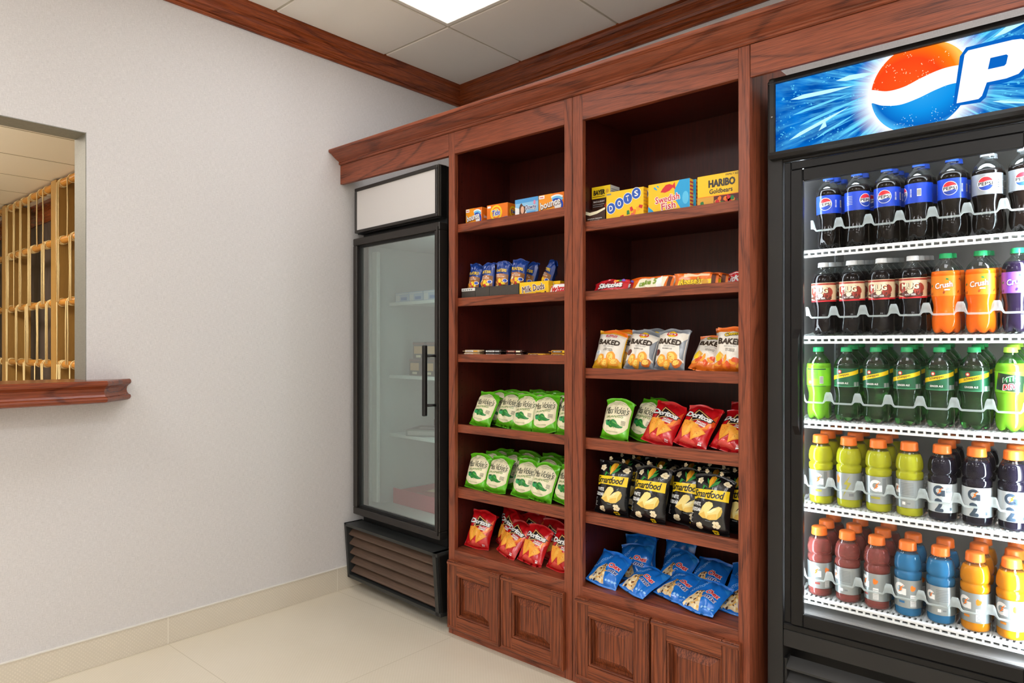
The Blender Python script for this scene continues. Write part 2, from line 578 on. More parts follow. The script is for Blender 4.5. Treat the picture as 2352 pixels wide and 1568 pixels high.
def raised_panel(w, h):
    b = MB()
    rings = [(.0, .004), (.006, .004), (.010, .006), (.034, -.006), (.040, -.009), (.043, -.008)]
    vs, fs = [], []
    for d, y in rings:
        vs += [(d, y, d), (w - d, y, d), (w - d, y, h - d), (d, y, h - d)]
    for k in range(len(rings) - 1):
        for i in range(4):
            j = (i + 1) % 4
            fs.append((k * 4 + i, k * 4 + j, k * 4 + 4 + j, k * 4 + 4 + i))
    k = (len(rings) - 1) * 4
    fs.append((k, k + 1, k + 2, k + 3))
    b.add(vs, fs, D_z)
    b.box(.002, w - .002, .0045, .008, .002, h - .002, D_z)
    return b

def door(parent, x0, x1, z0, z1, px, pz, label=None):
    """frame and raised panel door; local origin at the parent"""
    fw = .055
    b = MB()
    w, h = x1 - x0, z1 - z0
    for (a, c, m, zz0, zz1) in ((0, fw, D_z, 0, h), (w - fw, w, D_z, 0, h), (fw, w - fw, D_x, 0, fw), (fw, w - fw, D_x, h - fw, h)):
        b.box(a, c, -.022, 0, zz0, zz1, m, .0018)
    # moulded outer lip and inner bead
    lip = .006
    b.box(-.0, w, -.0265, -.0215, h - .016, h - .004, D_x, .0022)
    b.box(.004, w - .004, -.0265, -.0215, .004, .014, D_x, .0022)
    b.box(.003, .012, -.0258, -.0215, .004, h - .006, D_z, .002)
    b.box(w - .012, w - .003, -.0258, -.0215, .004, h - .006, D_z, .002)
    for (a, c, zz0, zz1, m) in ((fw - .001, fw + .007, fw, h - fw, D_z), (w - fw - .007, w - fw + .001, fw, h - fw, D_z), (fw, w - fw, fw - .001, fw + .007, D_x), (fw, w - fw, h - fw - .007, h - fw + .001, D_x)):
        b.box(a, c, -.019, -.004, zz0, zz1, m, .003)
    d = b.build('door', parent, loc=(x0 - px, 0, z0 - pz))
    p = raised_panel(w - 2 * fw, h - 2 * fw).build('raised_panel', d, loc=(fw, -.006, fw))
    return d

def cabinet(name_label, x0, x1, ox0, ox1, shelves, lip, deck, doors):
    t = thing('shelf_cabinet', name_label, 'cabinet', ((x0 + x1) / 2, FY, 0), group='open shelf cabinets')
    px = (x0 + x1) / 2
    def B():
        return MB()
    def put(b, n):
        return b.build(n, t, loc=(-px, -FY, 0))
    ztop = 2.085
    ix0, ix1 = x0 + .019, x1 - .019
    oz = 1.994
    for s in (0, 1):
        b = B()
        if s == 0:
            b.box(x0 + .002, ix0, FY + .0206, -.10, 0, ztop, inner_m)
        else:
            b.box(ix1, x1 - .002, FY + .0206, -.10, 0, ztop, W_z)
        for yy in (FY + .06, BACKY - .05):
            for k in range(44):
                z = .42 + k * .035
                xx = ix0 + .0004 if s == 0 else ix1 - .0004
                b.add([(xx, yy + .0022 * math.cos(a), z + .0022 * math.sin(a)) for a in [math.pi * w / 3 for w in range(6)]], [tuple(range(6))], hole_m)
        put(b, 'side_panel')
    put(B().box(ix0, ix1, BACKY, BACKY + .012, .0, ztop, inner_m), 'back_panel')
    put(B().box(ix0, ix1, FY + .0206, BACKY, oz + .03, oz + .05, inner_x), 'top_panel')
    b = B()
    b.box(x0 + .001, ox0, FY, FY + .0205, 0, ztop, W_z, .001)
    b.box(ox1, x1 - .001, FY, FY + .0205, 0, ztop, W_z, .001)
    b.box(ox0, ox1, FY, FY + .0205, oz, ztop, W_x, .001)
    b.box(ox0, ox1, FY, FY + .0205, 0, deck - .001, W_x, .001)
    put(b, 'face_frame')
    put(B().box(ox0, ox1, FY + .0005, FY + .0206, deck - .02, deck, W_x, .0008).box(ix0, ix1, FY + .0206, BACKY, deck - .02, deck, W_x), 'deck')
    for (zt, zb) in shelves:
        b = B()
        b.box(ix0 + .001, ix1 - .001, FY + .021, FY + .039, zb, zt, W_x, .0012)
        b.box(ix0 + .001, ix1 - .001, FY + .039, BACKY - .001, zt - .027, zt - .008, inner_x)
        put(b, 'shelf')
    for d in doors:
        o = door(t, d[0], d[1], d[2], d[3], px, 0)
        o.location.y = 0
    return t

A_SH = [(1.704, 1.670), (1.397, 1.362), (1.1635, 1.130), (.870, .837), (.6075, .565)]
B_SH = [(1.638, 1.6035), (1.391, 1.3585), (1.118, 1.082), (.871, .831), (.608, .569)]
cabinet('red-brown oak shelf cabinet with two doors next to the narrow white-headed freezer', .773, 1.4118, .809, 1.377, A_SH, .034, .352,
        [(.788, 1.080, .032, .312), (1.087, 1.386, .032, .312)])
cabinet('red-brown oak shelf cabinet with two doors beside the lit drinks fridge', 1.4122, 2.0605, 1.457, 2.025, B_SH, .034, .348,
        [(1.440, 1.735, .032, .314), (1.742, 2.037, .032, .314)])
A_Z = [z - .008 for z, _ in A_SH] + [.352]
B_Z = [z - .008 for z, _ in B_SH] + [.348]

# fascia boards over the two recesses, and the cornice that crowns everything
f = MB().box(.002, .7725, FY, FY + .02, 1.992, 2.085, W_x, .001)
tag(f.build('fascia_board'), 'oak fascia board with swirling grain bridging above the narrow freezer', 'board')
f = MB().box(2.0615, 3.55, FY, FY + .012, 1.9885, 2.085, wood('x', seed=3.3), .001)
f.box(2.0645, 2.30, FY + .0125, FY + .10, 2.03, 2.05, W_x)
tag(f.build('fascia_board'), 'oak fascia board above the lit drinks fridge sign', 'board')
# post at the far end of the drinks recess
e = MB().box(3.4905, 3.55, FY + .021, -.14, 0, 2.085, W_z)
tag(e.build('end_panel'), 'oak end panel on the far right of the drinks fridge recess', 'panel')
KP = [(FY + .02, 2.0855), (FY - .004, 2.0855), (FY - .008, 2.088), (FY - .010, 2.093), (FY - .007, 2.098), (FY - .010, 2.102), (FY - .018, 2.106),
      (FY - .030, 2.113), (FY - .042, 2.122), (FY - .052, 2.131), (FY - .058, 2.133), (FY - .060, 2.1345), (FY - .0655, 2.136), (FY - .067, 2.139), (FY - .067, 2.148), (FY - .064, 2.150), (FY + .02, 2.150)]
k = MB().prism(KP, 'x', .002, 3.55, wood('x', seed=7.7, lines=7))
k.box(.002, 3.55, FY + .02, FY + .08, 2.0855, 2.1, W_x)
tag(k.build('cornice'), 'moulded oak cornice running along the top of the cabinets', 'cornice')
# ================================================================== NARROW FREEZER
blk = mat('black_enamel', '131211', 0.4, spec=0.35)
blk_door = mat('dark_bronze_frame', '2E2A27', 0.34, metal=0.35)
blk_soft = mat('black_plastic', '0D0C0B', 0.5)
gasket = mat('rubber_gasket', '090808', 0.7)
liner = mat('white_liner', 'C2C8C4', 0.5)
wire_w = mat('white_coated_wire', 'DDE2DF', 0.4)
louver_m = wood('x', base='6A5446', dark='41332B', mid='5C483C', rough=0.4, lines=5, tag='louver', cath=.3)
fz_glass = thin_glass('frosted_freezer_glass', 'E4ECEA', refl=0.20, rough=0.02, haze=0.05, hazecol='B9C3BF')

fz = thing('freezer', 'narrow black upright freezer with blank white header and misted glass door', 'freezer', (.048, -.775, 0), (0, 0, R(-4)))
W, DP = .66, .60
b = MB()
b.box(.004, .040, .05, DP, .33, 1.968, blk)          # left wall
b.box(W - .036, W, .05, DP, .33, 1.968, blk)
b.box(.04, W - .036, DP - .04, DP, .33, 1.968, blk)
b.box(.04, W - .036, .05, DP - .04, 1.70, 1.968, blk)
b.box(.04, W - .036, .05, DP - .04, .33, .40, blk)
b.box(.01, W - .006, .07, DP, .055, .33, blk_soft)
b.build('cabinet', fz)
b = MB()
b.box(.0405, .052, .055, DP - .045, .401, 1.699, liner)
b.box(W - .048, W - .0365, .055, DP - .045, .401, 1.699, liner)
b.box(.052, W - .048, DP - .055, DP - .041, .401, 1.699, liner)
b.box(.052, W - .048, .055, DP - .055, 1.688, 1.699, liner)
b.box(.052, W - .048, .055, DP - .055, .401, .41, liner)
b.build('liner', fz)
b = MB(); b.box(W - .075, W - .06, .058, .075, .43, 1.66, emissive('freezer_fill_light', 'E8F4EE', 15.0), .002); b.build('lamp', fz)  # unseen glowing strip added to brighten the freezer interior
b = MB(); b.box(.053, .100, .065, .085, .43, 1.66, mat('lamp_cover', 'D9DFDA', 0.35), .004); b.build('lamp_cover', fz)
# header
b = MB()
h0, h1 = 1.752, 1.972
for (a, c, z0, z1) in ((.0, .648, h1 - .016, h1), (.0, .648, h0, h0 + .014), (.0, .012, h0 + .014, h1 - .016), (.634, .648, h0 + .014, h1 - .016)):
    b.box(a, c, 0, .018, z0, z1, blk_door, .002)
b.box(.002, .655, .018, .06, h0 - .004, h1 - .001, blk)
b.box(.649, .653, .006, .05, h0 + .002, h1 + .002, mat('bare_aluminium', '8C8780', 0.3, metal=.9))
hd = b.build('header', fz)
MB().box(.0115, .6345, .006, .012, h0 + .0135, h1 - .0155, mat('blank_white_panel', 'D0CCC9', 0.3, coat=.2)).build('header_panel', fz)
# door
b = MB()
d0, d1, dl, dr = .372, 1.724, -.004, .672
fw = .034
for (a, c, z0, z1) in ((dl, dr, d1 - fw, d1), (dl, dr, d0, d0 + fw), (dl, dl + fw - .004, d0 + fw, d1 - fw), (dr - fw, dr, d0 + fw, d1 - fw)):
    b.box(a, c, -.006, .040, z0, z1, blk_door, .003)
for (a, c, z0, z1) in ((dl + .02, dr - .02, d1 - fw - .01, d1 - fw + .004), (dl + .02, dr - .02, d0 + fw - .004, d0 + fw + .012), (dl + fw - .008, dl + fw + .006, d0 + fw, d1 - fw), (dr - fw - .006, dr - fw + .004, d0 + fw, d1 - fw)):
    b.box(a, c, .006, .036, z0, z1, gasket)
b.box(dr - .012, dr - .004, -.014, -.006, d0 + .02, d1 - .02, blk_door, .001)
fd = b.build('door', fz)
MB().box(dl + .028, dr - fw + .002, .016, .020, d0 + fw - .002, d1 - fw + .002, fz_glass).build('glass', fd)
hb = MB()
hx = .628
hb.box(hx - .010, hx + .010, -.058, -.040, .90, 1.20, blk_soft, .003)
for z in (.945, 1.155):
    hb.tube([(hx, -.045, z), (hx + .022, -.005, z)], .006, blk_soft, 8)
hb.build('handle', fd)
# louvred kick grille, its foot set back
b = MB()
gx0, gx1, gz0, gz1 = -.030, .700, .058, .328
def gp(y, z):            # lean of the grille
    return y - .02 * (z - gz0) / (gz1 - gz0)
def slab(bb, x0, x1, z0, z1, d0_, d1_, m):
    vs = []
    for x in (x0, x1):
        vs += [(x, gp(d0_, z0), z0), (x, gp(d1_, z0), z0), (x, gp(d1_, z1), z1), (x, gp(d0_, z1), z1)]
    bb.add(vs, [(0, 1, 2, 3), (7, 6, 5, 4), (0, 4, 5, 1), (1, 5, 6, 2), (2, 6, 7, 3), (3, 7, 4, 0)], m)
fr = mat('grille_frame', '2A2B2A', 0.42)
slab(b, gx0, gx1, gz1 - .014, gz1, -.02, .08, fr)
slab(b, gx0, gx1, gz0, gz0 + .016, -.02, .075, fr)
slab(b, gx0, gx0 + .016, gz0, gz1, -.02, .075, fr)
slab(b, gx1 - .034, gx1 - .012, gz0, gz1, -.02, .075, fr)
slab(b, gx1 - .012, gx1, gz0, gz1 - .01, -.008, .075, blk)
gr = b.build('kick_grille', fz)
for i in range(5):
    z = gz0 + .028 + i * .046
    lb = MB()
    th = R(52)
    y = gp(.004, z)
    pr = [(y - .010, z - .002), (y - .013, z + .004), (y + .020, z + .034), (y + .024, z + .030)]
    lb.prism(pr, 'x', gx0 + .0165, gx1 - .0345, louver_m)
    lb.build('louver', gr)
for x in (.06, .60):
    MB().lathe([(.018, 0), (.018, .012), (.010, .014), (.010, .056)], blk_soft, 14, x, .12).build('foot', fz)
    MB().lathe([(.018, 0), (.018, .012), (.010, .014), (.010, .056)], blk_soft, 14, x, .50).build('foot', fz)
FZ_SH = [1.415, 1.052, .760]
for z in FZ_SH:
    b = MB()
    b.box(.054, W - .05, .165, .175, z - .016, z, wire_w, .002)
    for k in range(28):
        x = .06 + k * (W - .12) / 27
        b.box(x - .002, x + .002, .175, DP - .06, z - .008, z - .003, wire_w)
    b.build('shelf', fz)

# frozen goods
def carton(name, label, cat, loc, size, base, arts, rot=(0, 0, 0), group=None, parent_rot=-4):
    w, d, h = size
    m = MB()
    m.box(-w / 2, w / 2, 0, d, 0, h, base, min(.0015, h * .1))
    for a in arts:
        m.add(*a)
    o = m.build(name, None, loc, rot)
    return tag(o, label, cat, group)
def fzw(x, y, z):        # freezer-local to world
    a = R(-4)
    return (.048 + x * math.cos(a) - y * math.sin(a), -.775 + x * math.sin(a) + y * math.cos(a), z)
cb_ = mat('carton_pale_blue', 'A9C3DC', 0.5); cw = mat('carton_white', 'D8DADB', 0.5); cbl = mat('carton_mid_blue', '4F86C4', 0.5)
cr = mat('carton_red', 'B8333A', 0.45); cg = mat('carton_grey', '6C6F6E', 0.5); cbr = mat('carton_brown', '6B3B2A', 0.5); ct = mat('carton_tan', 'CFA66E', 0.5)
ck = mat('carton_dark', '3A3431', 0.5)
def front_rect(w, h, x0, x1, z0, z1, m, y=-.0006):
    return ([(x0 * w - w / 2, y, z0 * h), (x1 * w - w / 2, y, z0 * h), (x1 * w - w / 2, y, z1 * h), (x0 * w - w / 2, y, z1 * h)], [(0, 1, 2, 3)], m)
for k, nm in enumerate(('leftmost', 'second from left', 'third from left', 'rightmost')):
    x = .13 + k * .115
    w, h = .108, .048
    arts = [front_rect(w, h, .05, .35, .1, .75, cw), front_rect(w, h, .45, .9, .2, .5, cbl), front_rect(w, h, .0, 1.0, .82, .9, cw)]
    carton('frozen_carton', 'pale blue frozen carton on the top freezer shelf, ' + nm, 'carton', fzw(x, .19, FZ_SH[0] + .0002), (w, .14, h), cb_, arts, (0, 0, R(-4)), 'pale blue cartons in the freezer')
k = 0
for row in range(2):
    for c in range(3):
        if row == 1 and c == 2: continue
        x = .21 + c * .105 + row * .03
        w, h = .098, .082
        arts = [front_rect(w, h, .12, .88, .3, .75, ct), front_rect(w, h, .3, .72, .08, .22, mat('carton_cream', 'E2D6B4', .5)), front_rect(w, h, .0, 1, .86, .93, cbr)]
        pos = ('bottom layer, ' if row == 0 else 'upper layer, ') + (('left', 'middle', 'right')[c] if row == 0 else ('left', 'right')[c])
        carton('frozen_snack_pack', 'brown frozen snack pack with tan picture on middle freezer shelf, ' + pos, 'frozen food', fzw(x, .21 + .004 * c, FZ_SH[1] + .0002 + row * .0825), (w, .12, h), ck, arts, (0, 0, R(-4 + 3 * (c - 1))), 'brown frozen packs in the freezer')
carton('frozen_dinner_box', 'grey frozen dinner box lying tilted on the lowest freezer shelf', 'box', fzw(.30, .20, FZ_SH[2] + .0002), (.19, .20, .032), cg,
       [front_rect(.19, .032, .05, .95, .2, .8, mat('box_print_pale', 'A5A49E', .5)), ([(-.08, .02, .0326), (.08, .02, .0326), (.08, .17, .0326), (-.08, .17, .0326)], [(0, 1, 2, 3)], ck), ([(-.05, .05, .033), (.05, .05, .033), (.05, .09, .033), (-.05, .09, .033)], [(0, 1, 2, 3)], mat('box_print_pale', 'A5A49E', .5))], (0, 0, R(28)))
carton('frozen_dinner_box', 'brown and red frozen dinner box behind the tilted grey one', 'box', fzw(.16, .43, FZ_SH[2] + .0002), (.17, .10, .05), cbr,
       [front_rect(.17, .05, .1, .6, .2, .8, cr)], (0, 0, R(-8)))
carton('frozen_dinner_box', 'red and blue frozen box at the right of the lowest freezer shelf', 'box', fzw(.485, .20, FZ_SH[2] + .0002), (.15, .14, .055), cr,
       [front_rect(.15, .055, .1, .5, .25, .75, cbl), front_rect(.15, .055, .55, .95, .3, .7, cw)], (0, 0, R(-4)))
# red display tray with flat boxes on the freezer floor
tr = MB()
tr.box(-.25, .25, 0, .005, 0, .075, mat('tray_red', 'C23B4B', 0.5)); tr.box(-.25, -.246, .005, .33, 0, .06, cr); tr.box(.246, .25, .005, .33, 0, .06, cr); tr.box(-.246, .246, .005, .33, 0, .004, cr)
tag(tr.build('display_tray', None, fzw(.335, .17, .412), (0, 0, R(-4))), 'red cardboard display tray on the freezer floor', 'tray')
for i, (x, y, z, rz, wds) in enumerate(((-.13, .02, .0, 3, 'front left'), (.10, .02, .0, -6, 'front right'), (-.12, .18, .0, -4, 'back left'), (.11, .18, .0, 5, 'back right'), (-.02, .10, .031, 12, 'on top'))):
    p = fzw(.335 + x, .17 + y, .4165 + z)
    w, d, h = (.19, .13, .03)
    carton('flat_meal_box', 'flat red meal box with pale picture in the red tray, ' + wds, 'box', p, (w, d, h), mat('meal_box', '9E3F33', .5),
           [([(-.08, .01, h + .0005), (-.0, .01, h + .0005), (-.0, .09, h + .0005), (-.08, .09, h + .0005)], [(0, 1, 2, 3)], ct), ([(.01, .03, h + .0005), (.08, .03, h + .0005), (.08, .10, h + .0005), (.01, .10, h + .0005)], [(0, 1, 2, 3)], cw)], (0, 0, R(-4 + rz)), 'flat meal boxes in the red tray')
# ================================================================== 2D PRINT (lettering and shapes as real geometry laid on surfaces)
_txt = {}
def glyphs(s, bold=0.0, shear=0.0, space=1.0):
    """triangles of a line of lettering, normalised to the unit box"""
    key = (s, bold, shear, space)
    if key not in _txt:
        cu = bpy.data.curves.new('lettering', 'FONT')
        cu.body = s; cu.offset = bold; cu.shear = shear; cu.space_character = space
        cu.align_x = 'CENTER'; cu.resolution_u = 2
        ob = bpy.data.objects.new('lettering', cu)
        me = ob.to_mesh()
        vs = [(v.co.x, v.co.y) for v in me.vertices]
        fs = [tuple(p.vertices) for p in me.polygons]
        ob.to_mesh_clear()
        bpy.data.objects.remove(ob); bpy.data.curves.remove(cu)
        x0, x1 = min(v[0] for v in vs), max(v[0] for v in vs)
        y0, y1 = min(v[1] for v in vs), max(v[1] for v in vs)
        _txt[key] = ([((x - x0) / (x1 - x0) - .5, (y - y0) / (y1 - y0) - .5) for x, y in vs], fs)
    return _txt[key]

def rot2(p, a, c=(0, 0)):
    ca, sa = math.cos(R(a)), math.sin(R(a))
    return (c[0] + p[0] * ca - p[1] * sa, c[1] + p[0] * sa + p[1] * ca)

def TX(s, cx, cy_, w, h, m, bold=0.02, shear=0.0, rot=0, layer=3, space=1.0, arc=0.0):
    """a line of lettering fitted to w x h; heavy strokes come from a few copies a hair apart"""
    vs, fs = glyphs(s, 0.0, shear, space)
    d = min(bold * h * 1.15, .16 * h)
    n = 0 if bold < .012 else (4 if bold < .045 else 8)
    out, faces, lifts = [], [], []
    for k in range(n + 1):
        a_ = R(360 * k / max(n, 1) + (45 if n == 4 else 0))
        ox, oy = (0, 0) if k == n else (d * math.cos(a_), d * math.sin(a_))
        o_ = len(out)
        for x, y in vs:
            out.append(rot2((x * (w - 2 * d * (n > 0)) + ox, y * (h - 2 * d * (n > 0)) + oy + arc * (x * x * 4) * h), rot, (cx, cy_)))
            lifts.append(k * .075)
        faces += [tuple(i + o_ for i in f) for f in fs]
    return (out, faces, m, layer, lifts)
def PG(pts, m, layer=1):
    return (list(pts), [tuple(range(len(pts)))], m, layer)
def EL(cx, cy_, rx, ry, m, layer=1, rot=0, n=28, a0=0, a1=360):
    pts = []
    full = abs(a1 - a0) >= 360
    for i in range(n if full else n + 1):
        a = R(a0 + (a1 - a0) * i / n)
        pts.append(rot2((rx * math.cos(a), ry * math.sin(a)), rot, (cx, cy_)))
    return PG(pts, m, layer)
def RC(x0, x1, y0, y1, m, layer=1, rot=0):
    c = ((x0 + x1) / 2, (y0 + y1) / 2)
    w, h = (x1 - x0) / 2, (y1 - y0) / 2
    return PG([rot2(p, rot, c) for p in ((-w, -h), (w, -h), (w, h), (-w, h))], m, layer)
def BLOB(cx, cy_, rx, ry, m, layer=1, seed=0, n=14, amp=.25, rot=0):
    rnd = random.Random(seed)
    pts = []
    for i in range(n):
        a = 2 * math.pi * i / n
        k = 1 + amp * (rnd.random() - .5) * 2
        pts.append(rot2((rx * k * math.cos(a), ry * k * math.sin(a)), rot, (cx, cy_)))
    return PG(pts, m, layer)

def lay(mb, ops, surf, step=None, lift=.00035):
    """cut the 2D print to pieces of size `step` and lay it on surf(u, v) -> (point, normal)"""
    for op in ops:
        vs, fs, m, layer = op[:4]
        zl = op[4] if len(op) > 4 else None
        b = bmesh.new()
        bv = [b.verts.new((x, y, zl[i] if zl else 0)) for i, (x, y) in enumerate(vs)]
        for f in fs:
            try:
                b.faces.new([bv[i] for i in f])
            except ValueError:
                pass
        if any(len(f.verts) > 4 for f in b.faces):
            bmesh.ops.triangulate(b, faces=b.faces[:])
        if step:
            for ax in (0, 1):
                lo = min(v.co[ax] for v in b.verts); hi = max(v.co[ax] for v in b.verts)
                k = math.floor(lo / step[ax]) + 1
                while k * step[ax] < hi:
                    no = Vector((1, 0, 0)) if ax == 0 else Vector((0, 1, 0))
                    bmesh.ops.bisect_plane(b, geom=b.verts[:] + b.edges[:] + b.faces[:], plane_co=no * (k * step[ax]), plane_no=no, dist=1e-7)
                    k += 1
        b.verts.index_update()
        pts = []
        for v in b.verts:
            p, nrm = surf(v.co.x, v.co.y)
            pts.append(Vector(p) + Vector(nrm) * (lift * (layer + v.co.z)))
        mb.add(pts, [[q.index for q in f.verts] for f in b.faces], m, True)
        b.free()

# colours of print
def ink(name, c, rough=.4, metal=0.0):
    return mat('ink_' + name, c, rough, metal, coat=0.25)
I_white = ink('white', 'F2F2F0'); I_black = ink('black', '141416'); I_red = ink('red', 'D0202C'); I_blue = ink('blue', '1746B8')
I_navy = ink('navy', '12307E'); I_cream = ink('cream', 'EFE7C8'); I_yellow = ink('yellow', 'F7D21A'); I_green = ink('green', '1F7A3C')
I_orange = ink('orange', 'F07A1C'); I_gold = ink('gold', 'D9A136'); I_brown = ink('brown', '5A2A1C'); I_lime = ink('lime', '7FC733')
I_silver = ink('silver', 'B9BFC2', .3, .4); I_grey = ink('grey', '7D8487'); I_sky = ink('sky', '6FC0EE'); I_chip = ink('chip', 'E9A93A')
I_dkgreen = ink('dark_green', '17452A'); I_purple = ink('purple', '7A4BC0')

# ================================================================== DRINKS FRIDGE
FX, FYF = 2.087, -0.76
FW = 1.345
fridge = thing('drinks_fridge', 'tall black glass-door drinks fridge with glowing blue cola sign', 'fridge', (FX, FYF, 0))
def fput(b, n, parent=None):
    return b.build(n, parent or fridge, loc=(-FX, -FYF, 0) if parent is None else None)
fblk = mat('fridge_black', '252423', 0.45, spec=.4)
fdk = mat('fridge_door_black', '111010', 0.4, spec=.35)
fliner = mat('fridge_liner', 'B4B3B1', 0.45)
fside = mat('fridge_standard', 'D5DADB', 0.4)
white_pl = mat('white_shelf_plastic', 'EEF2F2', 0.35)
stopm = NT('frosted_stop')
stopm.t.nodes.remove(stopm.b)
_d = stopm.n('BsdfTranslucent'); _d.inputs[0].default_value = lin('E6F0EE')
_d2 = stopm.n('BsdfDiffuse'); _d2.inputs[0].default_value = lin('E6F0EE')
_t = stopm.n('BsdfTransparent')
_m1 = stopm.n('MixShader'); _m1.inputs[0].default_value = .5
_m2 = stopm.n('MixShader'); _m2.inputs[0].default_value = .55
stopm.l(_d.outputs[0], _m1.inputs[1]); stopm.l(_d2.outputs[0], _m1.inputs[2])
stopm.l(_m1.outputs[0], _m2.inputs[1]); stopm.l(_t.outputs[0], _m2.inputs[2]); stopm.l(_m2.outputs[0], stopm.out.inputs['Surface'])
stopm = stopm.m

clear = thin_glass('clear_bottle', 'E6EBEA', refl=.09, rough=.02)
X0, X1 = FX, FX + FW
b = MB()
b.box(X0, X0 + .045, FYF, -.14, .02, 1.986, fblk, .002)
b.box(X1 - .045, X1, FYF, -.14, .02, 1.986, fblk, .002)
b.box(X0 + .045, X1 - .045, -.19, -.14, .02, 1.986, fblk)
b.box(X0 + .045, X1 - .045, FYF + .01, -.19, 1.753, 1.985, fblk)
b.box(X0 + .045, X1 - .045, FYF + .045, -.19, .30, .40, fblk)
b.box(X0 + .045, X1 - .045, FYF + .004, FYF + .05, .310, .360, fblk, .002)
b.box(X0 + .045, X1 - .045, FYF + .002, FYF + .05, .360, .380, fdk, .003)
b.box(X0 + .045, X1 - .045, FYF + .10, -.19, .02, .30, blk_soft)
b.box(X0 + .045, X1 - .045, FYF - .002, FYF + .05, 1.7375, 1.7525, fdk, .003)
fput(b, 'cabinet')
b = MB()
b.box(X0 + .0455, X0 + .06, FYF + .05, -.191, .401, 1.751, fliner)
b.box(X1 - .06, X1 - .0455, FYF + .05, -.191, .401, 1.751, fliner)
b.box(X0 + .06, X1 - .06, -.205, -.191, .401, 1.751, fliner)
b.box(X0 + .06, X1 - .06, FYF + .05, -.205, 1.742, 1.751, fliner)
b.box(X0 + .06, X1 - .06, FYF + .05, -.205, .401, .41, fliner)
b.box(X0 + .637, X0 + .661, FYF + .016, FYF + .046, .41, 1.742, fliner)
fput(b, 'liner')
for yy in (FYF + .062, -.32):
    b = MB(); b.box(X0 + .0605, X0 + .066, yy, yy + .024, .42, 1.735, fside, .001)
    for k in range(80):
        z = .43 + k * .016
        b.box(X0 + .0659, X0 + .0663, yy + .010, yy + .014, z, z + .007, fdk)
    fput(b, 'shelf_standard')
led = emissive('cool_led', 'EAF6FF', LED_STRIP)
for xa, xb in ((X0 + .626, X0 + .636), (X0 + .662, X0 + .672), ):
    b = MB(); b.box(xa, xb, FYF + .016, FYF + .036, .43, 1.73, led); fput(b, 'led_strip')
b = MB(); b.box(X0 + .086, X0 + .096, FYF + .016, FYF + .030, .43, 1.73, emissive('cool_led_edge', 'EAF6FF', LED_STRIP * .5)); fput(b, 'led_strip')
b = MB(); b.box(X0 + .09, X0 + .61, FYF + .018, FYF + .040, 1.685, 1.691, emissive('cool_led_top', 'EAF6FF', LED_STRIP * .35)); fput(b, 'led_strip')

# sign box
b = MB()
SX0, SX1, SZ0, SZ1 = 2.099, 3.42, 1.748, 1.986
f0 = FYF - .024
def bevel_frame(b, x0, x1, z0, z1, w, y0, y1, m):
    b.prism([(y0, z1 - w), (y0 - .0, z1 - w + .004), (y0 + .008, z1), (y1, z1), (y1, z1 - w)], 'x', x0, x1, m)
    b.prism([(y0, z0 + w), (y0 - .006, z0 + .008), (y0 + .004, z0), (y1, z0), (y1, z0 + w)], 'x', x0, x1, m)
    b.box(x0, x0 + w, y0 + .0005, y1, z0 + .002, z1 - .001, m, .003)
    b.box(x1 - w, x1, y0 + .0005, y1, z0 + .002, z1 - .001, m, .003)
bevel_frame(b, SX0, SX1, SZ0, SZ1, .0185, f0, FYF + .008, fblk)
for z in (1.87,):
    b.lathe([(.0035, -.0), (.0035, .0015), (.002, .0025)], mat('screw', '8A8A88', .3, metal=.9), 10)
    for q in range(len(b.v) - 30, len(b.v)):
        x, y, zz = b.v[q]; b.v[q] = (SX0 + .010 + x, f0 - zz, z + y)
sf = fput(b, 'sign_frame')
# printed, back-lit panel
g = NT('sign_print')
g.t.nodes.remove(g.b)
cxg, czg, rg = 2.488, 1.868, .1155
tc = g.n('TexCoord'); sp = g.n('SeparateXYZ'); g.l(tc.outputs['Object'], sp.inputs[0])
dx = g.math('SUBTRACT', sp.outputs['X'], cxg); dz = g.math('SUBTRACT', sp.outputs['Z'], czg)
ang = g.math('ARCTAN2', dz, dx)
rad = g.math('SQRT', g.math('ADD', g.math('MULTIPLY', dx, dx), g.math('MULTIPLY', dz, dz)))
cmb = g.n('CombineXYZ'); g.l(g.math('MULTIPLY', ang, 7.0), cmb.inputs[0]); g.l(g.math('MULTIPLY', rad, 3.0), cmb.inputs[1])
rays = g.noise(cmb.outputs[0], 1.6, 4.0, .65)
cmb2 = g.n('CombineXYZ'); g.l(g.math('MULTIPLY', ang, 22.0), cmb2.inputs[0]); g.l(g.math('MULTIPLY', rad, 7.0), cmb2.inputs[1])
rays2 = g.noise(cmb2.outputs[0], 1.3, 3.0, .6)
near = g.math('SUBTRACT', 1.0, g.math('DIVIDE', g.math('SUBTRACT', rad, rg * .95), .30))
near = g.math('MINIMUM', g.math('MAXIMUM', near, 0.0), 1.0)
glowv = g.math('MINIMUM', g.math('MAXIMUM', g.math('SUBTRACT', 1.0, g.math('DIVIDE', g.math('SUBTRACT', rad, rg), .055)), 0.0), 1.0)
glow = g.math('POWER', glowv, 1.6)
streak = g.math('MULTIPLY', g.math('MAXIMUM', g.math('MULTIPLY', g.math('SUBTRACT', rays, .44), 4.0), 0.0), near)
streak = g.math('ADD', streak, g.math('MULTIPLY', g.math('MULTIPLY', g.math('MAXIMUM', g.math('SUBTRACT', rays2, .52), 0.0), 5.0), near))
base = g.ramp(g.noise(g.coord((14, 14, 14)), 1.0, 3.0), [(0.3, '003E98'), (0.7, '0878D4')])
col = g.mix(g.math('MINIMUM', g.math('MULTIPLY', streak, 1.25), 1.0), base, '62D2FC')
vor = g.n('TexVoronoi'); vor.feature = 'F1'
g.l(g.coord((120, 120, 150)), vor.inputs['Vector']); vor.inputs['Scale'].default_value = 1.0
